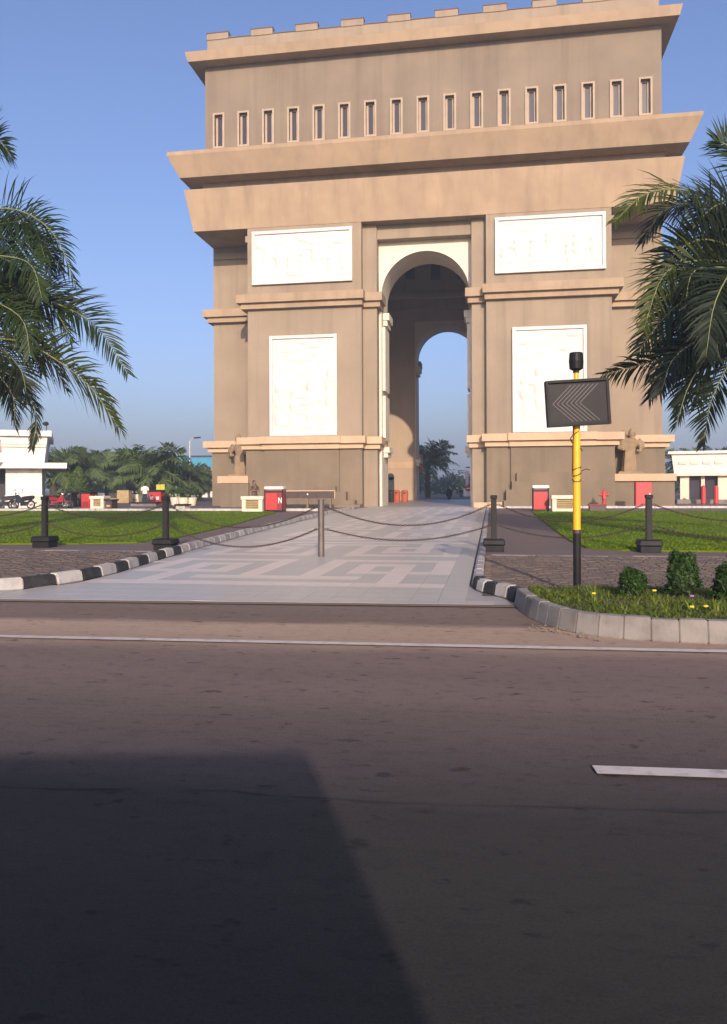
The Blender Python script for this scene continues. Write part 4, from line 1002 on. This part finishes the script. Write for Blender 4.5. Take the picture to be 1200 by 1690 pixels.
# topiary
p = at(130, 825, 70); tp = empty('topiary', (p.x, 70, 0)); b = MB()
for i in range(1500):
    t = random.random() ** .8; z = .4 + 3.0 * t; r = .95 * math.sin(math.pi * min(1, .25 + .75 * t)) ** .7 * random.uniform(.8, 1.05); a = random.uniform(0, 6.28); c = Vector((r * math.cos(a), r * math.sin(a), z)); u = Vector((random.gauss(0, 1), random.gauss(0, 1), random.gauss(0, 1))).normalized(); w = u.cross(Vector((math.cos(a), math.sin(a), .3))).normalized()
    b.poly([c - u * .12, c - w * .07, c + u * .12, c + w * .07])
b.build('foliage', M['topiary'], tp); s_ = MB().lathe([(.6, .4), (.8, 1.2), (.75, 2.0), (.4, 2.9), (.1, 3.3)], n=12); s_.build('inner_foliage', M['leaf_dark'], tp); MB().tube([(0, 0, -.02), (0, 0, .8)], .1, 8).build('stem', M['bark'], tp)
tag(tp, 'yellow green cone shaped topiary shrub before the distant palms', 'topiary')

# ------------------------------------------------------------------ plaza furniture
def bin_(x, y, w, label, marked=False):
    root = empty('litter_bin', (x, y, .04)); h = 1.1; d = .55
    MB().box(-w / 2, w / 2, -d / 2, d / 2, .06, h).build('body', M['red'], root, bevel=.015)
    MB().box(-w / 2 - .04, w / 2 + .04, -d / 2 - .05, d / 2 + .05, h + .04, h + .20).build('lid', M['white'], root, bevel=.03)
    for s in (-1, 1):
        MB().box(s * (w / 2 - .0) - .03, s * (w / 2) + .03, -d / 2 - .03, -d / 2 + .03, -.04, h + .05).build('frame_post', M['post_dark'], root); MB().box(s * (w / 2 - .0) - .03, s * (w / 2) + .03, d / 2 - .03, d / 2 + .03, -.04, h + .05).build('frame_post', M['post_dark'], root)
    MB().box(-w / 2, w / 2, -d / 2 - .012, -d / 2 + .02, h - .13, h - .02).build('slot', M['dark'], root)
    if marked:
        MB().box(w * .18, w / 2 - .035, -d / 2 - .014, -d / 2 + .02, .07, h - .14).build('side_panel', M['red_dark'], root)
        k = MB(); x0, x1 = w * .26, w * .42
        k.box(x0, x0 + .045, -d / 2 - .022, -d / 2, .42, .72); k.box(x1, x1 + .045, -d / 2 - .022, -d / 2, .42, .72)
        k.poly([(x0 + .045, -d / 2 - .021, .72), (x0 + .045, -d / 2 - .021, .64), (x1, -d / 2 - .021, .44), (x1, -d / 2 - .021, .52)]); k.build('white_mark', M['white'], root)
    tag(root, label, 'litter bin', 'red litter bins by the lawns')
bin_(-11.22, 40.1, .95, 'red litter bin with white lid and white mark beside the left vent box', True); bin_(2.53, 41.3, .76, 'red litter bin with white lid left of the yellow pole')
def vent(x, y, w, label, z=.03):
    root = empty('vent_box', (x, y, z)); h = .8; d = .8
    b = MB(); b.box(-w / 2 + .05, -w / 2 + .25, -d / 2, d / 2, -.03, h - .17); b.box(w / 2 - .25, w / 2 - .05, -d / 2, d / 2, -.03, h - .17); b.box(-w / 2 + .25, w / 2 - .25, -d / 2 + .001, d / 2 - .001, -.03, .14); b.box(-w / 2 + .25, w / 2 - .25, -d / 2 + .12, d / 2, .14, h - .17)
    b.build('housing', M['cream'], root); MB().box(-w / 2, w / 2, -d / 2 - .06, d / 2 + .06, h - .18, h).build('lid', M['cream'], root, bevel=.015)
    n = 5
    for i in range(n):
        z0 = .15 + (h - .34) * i / n; MB().hexa([(-w / 2 + .25, -d / 2 + .01, z0), (w / 2 - .25, -d / 2 + .01, z0), (w / 2 - .25, -d / 2 + .1, z0 + .05), (-w / 2 + .25, -d / 2 + .1, z0 + .05)], [(-w / 2 + .25, -d / 2 + .01, z0 + .035), (w / 2 - .25, -d / 2 + .01, z0 + .035), (w / 2 - .25, -d / 2 + .1, z0 + .085), (-w / 2 + .25, -d / 2 + .1, z0 + .085)]).build('louver_slat', M['louver'], root)
    tag(root, label, 'vent box', 'cream vent boxes')
vent(-12.33, 40.0, 1.2, 'cream louvred vent box before the standing person'); vent(3.67, 40.4, 1.38, 'cream louvred vent box behind the yellow pole')
p = at(165, 838, 47); vent(p.x, 47, 1.0, 'far cream louvred vent box between the left bollards', .0)
def hydrant(x, y):
    root = empty('fire_hydrant', (x, y, .012)); b = MB(); b.lathe([(.17, 0), (.17, .06), (.11, .08), (.11, .62), (.15, .66), (.15, .72), (.13, .86), (.07, 1.0), (.05, 1.02), (.05, 1.1), (.02, 1.12)], n=16); b.build('barrel', M['red'], root, smooth=False)
    for s in (-1, 1): MB().cyl((0, 0), .075, .08, .27, 12).xf(Matrix.Translation((0, 0, .76)) @ Matrix.Rotation(R(90) * s, 4, 'Y')).build('outlet', M['red'], root)
    MB().cyl((0, 0), .09, .08, .24, 12).xf(Matrix.Translation((0, 0, .6)) @ Matrix.Rotation(R(90), 4, 'X')).build('outlet', M['red'], root)
    tag(root, 'red fire hydrant standing right of the yellow pole', 'fire hydrant')
hydrant(6.55, 47.6)
p = at(986, 842, 41.6); lb = MB().box(p.x - .42, p.x + .42, 41.4, 41.8, 0, .30); rt = empty('low_planter', (0, 0, 0)); lb.build('trough', M['brown'], rt, bevel=.02); MB().box(p.x - .46, p.x + .46, 41.36, 41.84, .29, .35).build('rim', M['red_dark'], rt, bevel=.01)
tag(rt, 'low dark brown trough with red rim left of the hydrant', 'trough')
rb_ = empty('equipment_cabinet', (8.85, 48.2, .012)); MB().box(-.46, .46, -.25, .25, .02, 1.5).build('body', M['red'], rb_, bevel=.02); MB().box(-.42, .42, -.265, -.24, .08, 1.44).build('door', M['red'], rb_, bevel=.008); MB().box(.3, .36, -.29, -.26, .7, .85).build('handle', M['steel'], rb_); MB().box(-.55, .55, -.4, .3, -.012, .06).build('plinth', M['white'], rb_)
tag(rb_, 'tall bright red cabinet under the right statue', 'cabinet')
bo = empty('name_board', (-10.9, 46.2, .012)); w2 = 1.66
for k in range(3):
    x0 = -w2 + k * (2 * w2 / 3); MB().box(x0 + .006, x0 + 2 * w2 / 3 - .006, -.1, .1, .62, 1.04).build('panel', M['brown'], bo)
MB().box(-w2 - .05, w2 + .05, -.13, .13, 1.04, 1.10).build('rim', M['trim'], bo); MB().box(w2, w2 + .05, -.128, .128, .6, 1.04).build('rim', M['trim'], bo); MB().sphere((.02, -.11, .86), (.05, .015, .05), 8, 6).build('badge', M['white'], bo)
for s in (-1, 0, 1): MB().box(s * 1.4 - .06, s * 1.4 + .06, -.08, .08, -.012, .62).build('leg', M['wall_base'], bo)
tag(bo, 'long low brown panelled board with pale rim behind the steel bollard', 'board')
for px_, m, lab in ((655, M['orange_red'], 'left one of two rusty orange bins inside the arch'), (668, M['orange_red'], 'right one of two rusty orange bins inside the arch'), (646, M['post_dark'], 'dark bin inside the arch beside the jamb')):
    p = at(px_, 830, 66); r_ = empty('hall_bin', (p.x, 66, .03)); MB().lathe([(.28, -.02), (.30, .8), (.26, .95), (.1, 1.02)], n=14, sy=.8).build('body', m, r_); MB().box(-.1, .1, -.27, -.2, .72, .84).build('slot', M['dark'], r_); tag(r_, lab, 'bin', 'bins inside the arch')

# ------------------------------------------------------------------ motorcycles
def moto_proto(m):
    r = empty('motorcycle')                              # along X, front at +X
    for x in (-.6, .62):
        b = MB(); n = 20; b.tube([(x + .26 * math.cos(i * 6.2832 / n), 0, .30 + .26 * math.sin(i * 6.2832 / n)) for i in range(n + 1)], .05, 8, False); w = b.build('wheel', M['rubber'], r)
        d = MB(); d.tube([(x + .19 * math.cos(i * 6.2832 / n), 0, .30 + .19 * math.sin(i * 6.2832 / n)) for i in range(n + 1)], .02, 6, False)
        for k in range(6): d.tube([(x, 0, .3), (x + .19 * math.cos(k * 1.047), 0, .3 + .19 * math.sin(k * 1.047))], .012, 4)
        d.tube([(x, -.07, .3), (x, .07, .3)], .04, 8); d.build('rim', M['steel'], w)
    b = MB(); b.hexa([(-.72, -.1, .62), (.0, -.12, .52), (.0, .12, .52), (-.72, .1, .62)], [(-.85, -.11, .80), (.05, -.13, .74), (.05, .13, .74), (-.85, .11, .80)])
    b.hexa([(-.05, -.09, .38), (.42, -.16, .45), (.42, .16, .45), (-.05, .09, .38)], [(-.02, -.08, .58), (.46, -.15, .92), (.46, .15, .92), (-.02, .08, .58)]); b.hexa([(-.35, -.1, .24), (.15, -.1, .24), (.15, .1, .24), (-.35, .1, .24)], [(-.3, -.12, .5), (.1, -.12, .5), (.1, .12, .5), (-.3, .12, .5)]); b.build('body', m, r, bevel=.02)
    MB().hexa([(-.78, -.12, .79), (.0, -.14, .74), (.0, .14, .74), (-.78, .12, .79)], [(-.75, -.10, .87), (-.05, -.11, .80), (-.05, .11, .80), (-.75, .10, .87)]).build('seat', M['rubber'], r, bevel=.02)
    b = MB(); b.tube([(.62, -.07, .3), (.46, -.06, .85), (.40, 0, 1.0)], .025, 6); b.tube([(.62, .07, .3), (.46, .06, .85), (.40, 0, 1.0)], .025, 6); b.build('fork', M['steel'], r)
    b = MB(); b.tube([(.30, -.34, 1.02), (.40, -.12, 1.0), (.40, .12, 1.0), (.30, .34, 1.02)], .018, 6); b.build('handlebar', M['rubber'], r)
    MB().sphere((.50, 0, .93), (.08, .10, .08), 10, 7).build('headlight', M['steel'], r)
    for s in (-1, 1): q_ = MB(); q_.tube([(.33, s * .25, 1.0), (.30, s * .3, 1.16)], .008, 5); q_.sphere((.30, s * .31, 1.2), (.02, .06, .045), 8, 6); q_.build('mirror', M['rubber'], r)
    MB().hexa([(.42, -.06, .52), (.92, -.06, .42), (.92, .06, .42), (.42, .06, .52)], [(.45, -.06, .60), (.88, -.06, .50), (.88, .06, .50), (.45, .06, .60)]).build('front_fender', m, r); MB().tube([(.0, -.14, .26), (-.45, -.16, .30), (-.85, -.16, .42)], [.025, .04, .05], 8).build('exhaust', M['steel'], r)
    MB().tube([(-.1, .1, .3), (-.05, .26, .0)], .012, 5).build('kickstand', M['steel'], r); return r
mA, mB_ = moto_proto(M['bike_body']), moto_proto(M['bike_red'])
def moto(px_, Y, rz, label, src):
    o = src if src not in used else copy_tree(src); used.add(src)
    p = at(px_, 840, Y); o.location = (p.x, Y, .012); o.rotation_euler = (0, 0, rz); tag(o, label, 'motorcycle', 'motorcycles parked by the white building')
moto(38, 43.5, R(170), 'black motorcycle parked side on before the white building doorway', mA); moto(4, 43.8, R(195), 'black motorcycle cut by the left edge before the dark doorway', mA)
moto(92, 44.6, R(60), 'red and black motorcycle right of the white building corner', mB_); moto(104, 45.2, R(75), 'dark motorcycle beside the red one near the left bollard', mA)
moto(762, 100, R(80), 'dark motorcycle far off through the arch on the right', mA)

# ------------------------------------------------------------------ buildings behind
def flare(b, x0, x1, y0, y1, z0, z1, e):   # block wider at the top
    return b.hexa([(x0, y0, z0), (x1, y0, z0), (x1, y1, z0), (x0, y1, z0)], [(x0 - e, y0 - e, z1), (x1 + e, y0 - e, z1), (x1 + e, y1 + e, z1), (x0 - e, y1 + e, z1)])
wb = empty('white_building', (-29.4, 48.0, 0), R(30)); x0, x1, d = -16, 0.0, 9
b = MB(); b.box(-2.2, x1, 0, d, -.02, 3.0); b.box(x0, -5.8, 0, d, -.02, 3.0); b.box(-5.8, -2.2, 2.0, d - .01, -.02, 3.0); b.build('wall', M['white'], wb)
MB().box(-2.25, x1 + .06, -.07, .1, -.02, .85).build('dado', M['cream'], wb); MB().box(-5.8, -2.2, 1.95, 2.02, 0, 3.0).build('doorway', M['dark'], wb)
rf = flare(MB(), x0, x1 + .15, -.15, d, 2.98, 4.75, .22).build('fascia', M['white'], wb)
MB().box(x0 - .3, x1 + 1.55, -.9, d, 2.62, 2.98).build('canopy', M['white'], wb); MB().box(x0 - .6, x1 + .62, -.66, d + .5, 4.73, 5.10).build('roof_edge', M['white'], wb)
MB().box(x0, x1 + .26, -.40, -.1, 4.02, 4.12).build('fascia_band', M['cream'], rf); MB().box(x0, x1 + .24, -.38, -.1, 4.2, 4.26).build('fascia_band', M['cream'], rf)
for x in (-2.6, -6.2): MB().box(x - .12, x + .12, -.5, -.1, 3.72, 4.5).build('key_block', M['white'], rf)
flare(MB(), -5.6, -2.6, -1.6, -.9, 2.98, 3.25, .1).build('awning', M['post_dark'], wb)
q_ = MB(); q_.tube([(x1 + .3, 0, 5.1), (x1 + .3, 0, 5.75)], .03, 6); q_.sphere((x1 + .25, 0, 5.6), (.2, .12, .14), 8, 6); q_.build('roof_lamp', M['post_dark'], wb)
tag(wb, 'white flat roofed building with flared cornice at the left edge', 'building')
rbld = empty('white_pavilion', (13.1, 60.0, 0), R(-13)); d = 8
b = MB(); b.box(.5, 1.1, 0, .5, 0, 2.2); b.box(1.9, 2.15, .2, .5, 0, 2.2); b.box(3.0, 3.7, 0, .5, 0, 2.2); b.box(3.7, 12, .05, .5, 0, .95); b.box(5.6, 6.0, .02, .5, .95, 2.2); b.box(.5, 12, 3.0, d, 0, 2.2); b.build('wall', M['cream'], rbld)
flare(MB(), .1, 12, -.1, d, 2.15, 3.6, .18).build('fascia', M['white'], rbld); MB().box(-.3, 12.5, -.5, d + .4, 3.58, 3.78).build('roof_edge', M['white'], rbld); MB().box(.0, 12.1, -.42, -.1, 2.0, 2.2).build('awning', M['cream'], rbld)
MB().box(.3, 12.2, -1.2, 0, 0, .3).build('step', M['kerb_concrete'], rbld)
for x, w_ in ((1.15, .7), (2.2, .78), (3.75, 1.8), (6.05, 2.5)): MB().box(x, x + w_, .4, .46, .0 if x < 3 else .95, 2.15).build('window', M['glass'], rbld)
for i in range(14): MB().box(.4 + i * .8, .9 + i * .8, -.27, -.1, 2.85, 3.05).build('fascia_motif', M['cream'], rbld)
tag(rbld, 'low white pavilion with dark openings right of the monument', 'building')
for px_, lab in ((1161, 'left one of two red fire extinguisher posts before the pavilion'), (1182, 'right one of two red fire extinguisher posts before the pavilion')):
    p = at(px_, 820, 57.2); r_ = empty('red_post', (p.x, 57.2, .012)); MB().lathe([(.16, -.012), (.16, 1.1), (.12, 1.22), (.05, 1.3)], n=14).build('body', M['red'], r_); MB().cyl((0, 0), .19, -.012, .08, 14).build('foot', M['red_dark'], r_); tag(r_, lab, 'post', 'red posts at the pavilion')
# blue roofed hall and white houses far left
p = at(320, 830, 120); bh = empty('blue_roofed_hall', (p.x, 120, 0)); zt2 = at(320, 752, 120).z
MB().box(-6, 12, 0, 12, -.05, zt2 - 2.8).build('wall', M['white'], bh); MB().hexa([(-7, -1, zt2 - 2.85), (13, -1, zt2 - 2.85), (13, 13, zt2 - 2.85), (-7, 13, zt2 - 2.85)], [(-6.6, 3.5, zt2), (12.6, 3.5, zt2), (12.6, 8, zt2), (-6.6, 8, zt2)]).build('roof', M['cyan'], bh); MB().box(-7.05, 13.05, 3.2, 8.2, zt2 - .1, zt2 + .15).build('ridge', M['glass'], bh)
tag(bh, 'far hall with a bright blue roof left of the monument', 'building')
p = at(225, 830, 105); hs = empty('shop_row', (p.x, 105, 0)); MB().box(-9, 12, 0, 6, -.05, 3.2).build('wall', M['white'], hs); MB().hexa([(-9.6, -1, 3.15), (12.6, -1, 3.15), (12.6, 7, 3.15), (-9.6, 7, 3.15)], [(-9, 2.5, 4.1), (12, 2.5, 4.1), (12, 3.5, 4.1), (-9, 3.5, 4.1)]).build('roof', M['trim'], hs)
for i in range(7): w_ = MB().box(-8.4 + i * 2.9, -6.4 + i * 2.9, -.06, .05, .7, 2.5).build('window', M['glass'], hs); MB().box(-7.45 + i * 2.9, -7.35 + i * 2.9, -.1, .02, .7, 2.5).build('mullion', M['white'], w_)
tag(hs, 'far white shop row with blue windows under the palms', 'building')
# street lamps
def lamp_post(px_, Y, top, arm, label):
    p = at(px_, 830, Y); h = at(px_, top, Y).z; r = empty('street_lamp', (p.x, Y, 0)); MB().tube([(0, 0, -.02), (0, 0, h - .25)], [.10, .06], 8).build('pole', M['lamp_pole'], r); MB().tube([(0, 0, h - .3), (arm * .35, 0, h - .05), (arm, 0, h + .05)], .04, 6).build('arm', M['lamp_pole'], r)
    MB().hexa([(arm - .1, -.13, h), (arm + .5, -.13, h + .06), (arm + .5, .13, h + .06), (arm - .1, .13, h)], [(arm - .1, -.1, h + .12), (arm + .5, -.08, h + .16), (arm + .5, .08, h + .16), (arm - .1, .1, h + .12)]).build('lamp_head', M['post_dark'], r); tag(r, label, 'street lamp', 'street lamps')
lamp_post(313.5, 70, 724, .55, 'tall pale street lamp with one arm left of the monument'); lamp_post(781, 110, 772, -.9, 'far street lamp seen at the right inside the arch')
# kiosks, stalls, planters left of the monument
def kiosk(px_, Y, w, h, m, label, cat='kiosk', name='kiosk', spots=False):
    p = at(px_, 835, Y); r = empty(name, (p.x, Y, .012)); MB().box(-w / 2, w / 2, -.4, .4, 0, h).build('body', m, r, bevel=.03); MB().box(-w / 2 - .06, w / 2 + .06, -.46, .46, h - .01, h + .08).build('top', M['post_dark'], r)
    MB().box(-w / 2 + .1, w / 2 - .1, -.43, -.39, .1, h * .45).build('front_panel', M['red_dark'] if m is M['red'] else M['louver'], r)
    if spots:
        for s in (-1, 1): MB().box(s * w * .25 - .12, s * w * .25 + .12, -.45, -.39, h * .35, h * .6).build('white_spot', M['white'], r)
    tag(r, label, cat)
kiosk(146, 47.8, .6, .95, M['red'], 'red bin left of the far vent box', 'litter bin', 'litter_bin'); kiosk(259, 60, 1.0, 1.0, M['red'], 'red kiosk with two white spots left of the second bollard', spots=True)
kiosk(206, 64, 1.1, 1.15, M['louver'], 'brown wooden stall in the middle of the far plaza'); kiosk(190, 66, .9, .9, M['trunk'], 'dark brown stall left of the wooden one'); kiosk(221, 66, 1.2, .8, M['cream'], 'low cream stall right of the wooden one')
kiosk(113, 50, .9, .9, M['post_dark'], 'dark grey cart between parked motorcycles and red bin'); kiosk(126, 52, 1.0, 1.0, M['trunk'], 'brown cart just left of the red bin')
kiosk(184, 46.6, .45, .5, M['brown'], 'small brown box right of the far vent box', 'box', 'storage_box')
kiosk(240, 52, 1.9, .22, M['kerb_concrete'], 'flat concrete slab before the red kiosk', 'slab', 'plaza_slab'); kiosk(302, 42.6, .55, .28, M['cream'], 'small cream stone block on the lawn kerb', 'block', 'stone_block')
p = at(265, 812, 60); ys = empty('yellow_signboard', (p.x, 60, 0)); zz = at(265, 804, 60).z; MB().box(-.36, .36, -.03, .03, zz - .22, zz + .22).build('panel', M['yellow_sign'], ys); MB().tube([(0, 0, 0), (0, 0, zz - .2)], .035, 6).build('post', M['post_dark'], ys); tag(ys, 'small yellow green signboard above the red kiosk', 'sign')
def potted(px_, Y, label):
    p = at(px_, 835, Y); r = empty('potted_plant', (p.x, Y, .012)); MB().lathe([(.30, -.012), (.42, .55), (.46, .6), (.40, .6)], n=12).build('pot', M['cream'], r); b = MB(); leafball(b, (0, 0, 1.0), .5, .5, .5, 260, .1, .7); b.build('foliage', M['leaf'], r); tag(r, label, 'potted plant', 'potted plants on the plaza')
potted(290, 56, 'potted plant right of the second bollard'); potted(303, 54, 'potted plant in front of the lamp post'); potted(316, 54.5, 'potted plant between lamp post and monument')
# far things through the arch
p = at(773, 806, 105); ts = empty('round_sign', (p.x, 105, 0)); MB().cyl((0, 0), .42, -.03, .03, 20).xf(Matrix.Translation((0, 0, p.z)) @ Matrix.Rotation(R(90), 4, 'X')).build('disc', M['red'], ts); MB().box(-.27, .27, -.04, -.028, p.z - .07, p.z + .07).build('bar', M['white'], ts); MB().tube([(0, .05, 0), (0, .05, p.z)], .04, 6).build('post', M['lamp_pole'], ts); tag(ts, 'red round no entry sign far off through the arch', 'sign')
p = at(773, 825, 108); bx_ = empty('guard_booth', (p.x, 108, 0)); MB().box(-.7, .7, -.5, .5, -.02, 1.1).build('wall', M['white'], bx_); MB().box(-.8, .8, -.6, .6, 1.1, 1.2).build('top', M['trim'], bx_); tag(bx_, 'small white booth under the round sign', 'booth')
for px_, tp_, lab, w in ((769, 775, 'pink and white festival banner pole left of the round sign', .55), (777, 768, 'taller pink banner pole at the right edge of the arch opening', .5)):
    p = at(px_, 828, 112); zt3 = at(px_, tp_, 112).z; r = empty('banner_pole', (p.x, 112, 0)); MB().tube([(0, 0, 0), (0, 0, zt3)], .04, 6).build('pole', M['lamp_pole'], r)
    b = MB()
    for i in range(8): z = zt3 - .2 - i * .32; b.hexa([(0, -.01, z - .3), (w * (1 - i * .07), -.01 + .05 * math.sin(i), z - .28), (w * (1 - i * .07), .02 + .05 * math.sin(i), z - .28), (0, .02, z - .3)], [(0, -.01, z), (w * (1 - i * .07), -.01 + .05 * math.sin(i + 1), z), (w * (1 - i * .07), .02 + .05 * math.sin(i + 1), z), (0, .02, z)])
    b.build('banner', mat('banner_pink', (.55, .30, .34), (.7, .62, .62), .8, 1.5, .4, .6), r); tag(r, lab, 'banner pole', 'banner poles beyond the arch')
p = at(738, 830, 78); r = empty('dark_litter_bin', (p.x, 82, .012)); MB().lathe([(.16, -.012), (.16, .25), (.30, .30), (.34, .85), (.26, .98)], n=14).build('body', M['post_dark'], r); MB().lathe([(.2, .97), (.2, 1.05), (.05, 1.1)], n=12).build('lid', M['black_paint'], r); tag(r, 'small dark pedestal bin beyond the back of the arch', 'litter bin')

# ------------------------------------------------------------------ the vehicle behind the viewer whose shadow lies on the road
vc = Vector((.567, -2.13, 0)); vr = R(11.5); van = empty('parked_van', vc, vr)      # local: x along its side to the right end, y to its near side
def vb(x0, x1, y0, y1, z0, z1): return MB().box(x0, x1, y0, y1, z0, z1)
MB().hexa([(-4.9, -1.75, .28), (.45, -1.75, .28), (.45, 0, .28), (-4.9, 0, .28)], [(-4.9, -1.75, 1.0), (.45, -1.75, 1.0), (.45, 0, 1.0), (-4.9, 0, 1.0)]).build('lower_body', M['van'], van, bevel=.03, segs=2)
MB().hexa([(-4.7, -1.74, .99), (.42, -1.74, .99), (.42, -.01, .99), (-4.7, -.01, .99)], [(-3.9, -1.74, 2.0), (0, -1.74, 2.0), (0, -.01, 2.0), (-3.9, -.01, 2.0)]).build('cabin', M['van'], van, bevel=.02, segs=2)
for x in (-4.0, -.9):
    for y in (-1.62, -.08):
        b = MB(); b.tube([(x, y - .1, .33), (x, y + .1, .33)], .33, 20); w = b.build('wheel', M['rubber'], van); MB().tube([(x, y - .11, .33), (x, y + .11, .33)], .19, 14).build('rim', M['steel'], w)
for a, c in ((-3.9, -2.9), (-2.7, -1.5), (-1.3, -.2)): vb(a, c, -.03, .004, 1.15, 1.75).build('window', M['glass'], van); vb(a, c, -1.762, -1.73, 1.15, 1.75).build('window', M['glass'], van)
MB().hexa([(.34, -1.6, 1.12), (.385, -1.6, 1.12), (.385, -.15, 1.12), (.34, -.15, 1.12)], [(.06, -1.6, 1.8), (.105, -1.6, 1.8), (.105, -.15, 1.8), (.06, -.15, 1.8)]).build('rear_window', M['glass'], van)
for y in (-1.6, -.25): vb(.40, .464, y, y + .12, .7, 1.0).build('tail_light', M['red'], van)
vb(.40, .52, -1.7, -.05, .32, .5).build('bumper', M['post_dark'], van)
tag(van, 'white boxy van parked behind the viewpoint, only its shadow falls on the road', 'van')

# ------------------------------------------------------------------ morning haze
hz = MB().box(-720, 720, -320, 920, -1.05, 40).build('haze', None)
hz.data.materials.clear(); hm = bpy.data.materials.new('haze_air'); hm.use_nodes = True; t = hm.node_tree; t.nodes.clear()
pv = t.nodes.new('ShaderNodeVolumePrincipled'); pv.inputs['Color'].default_value = (.68, .82, 1.0, 1); pv.inputs['Density'].default_value = .0014; pv.inputs['Anisotropy'].default_value = .08
ho = t.nodes.new('ShaderNodeOutputMaterial'); t.links.new(pv.outputs[0], ho.inputs['Volume']); hz.data.materials.append(hm)
tag(hz, 'thin blue morning haze over the whole place', 'haze', kind='stuff')
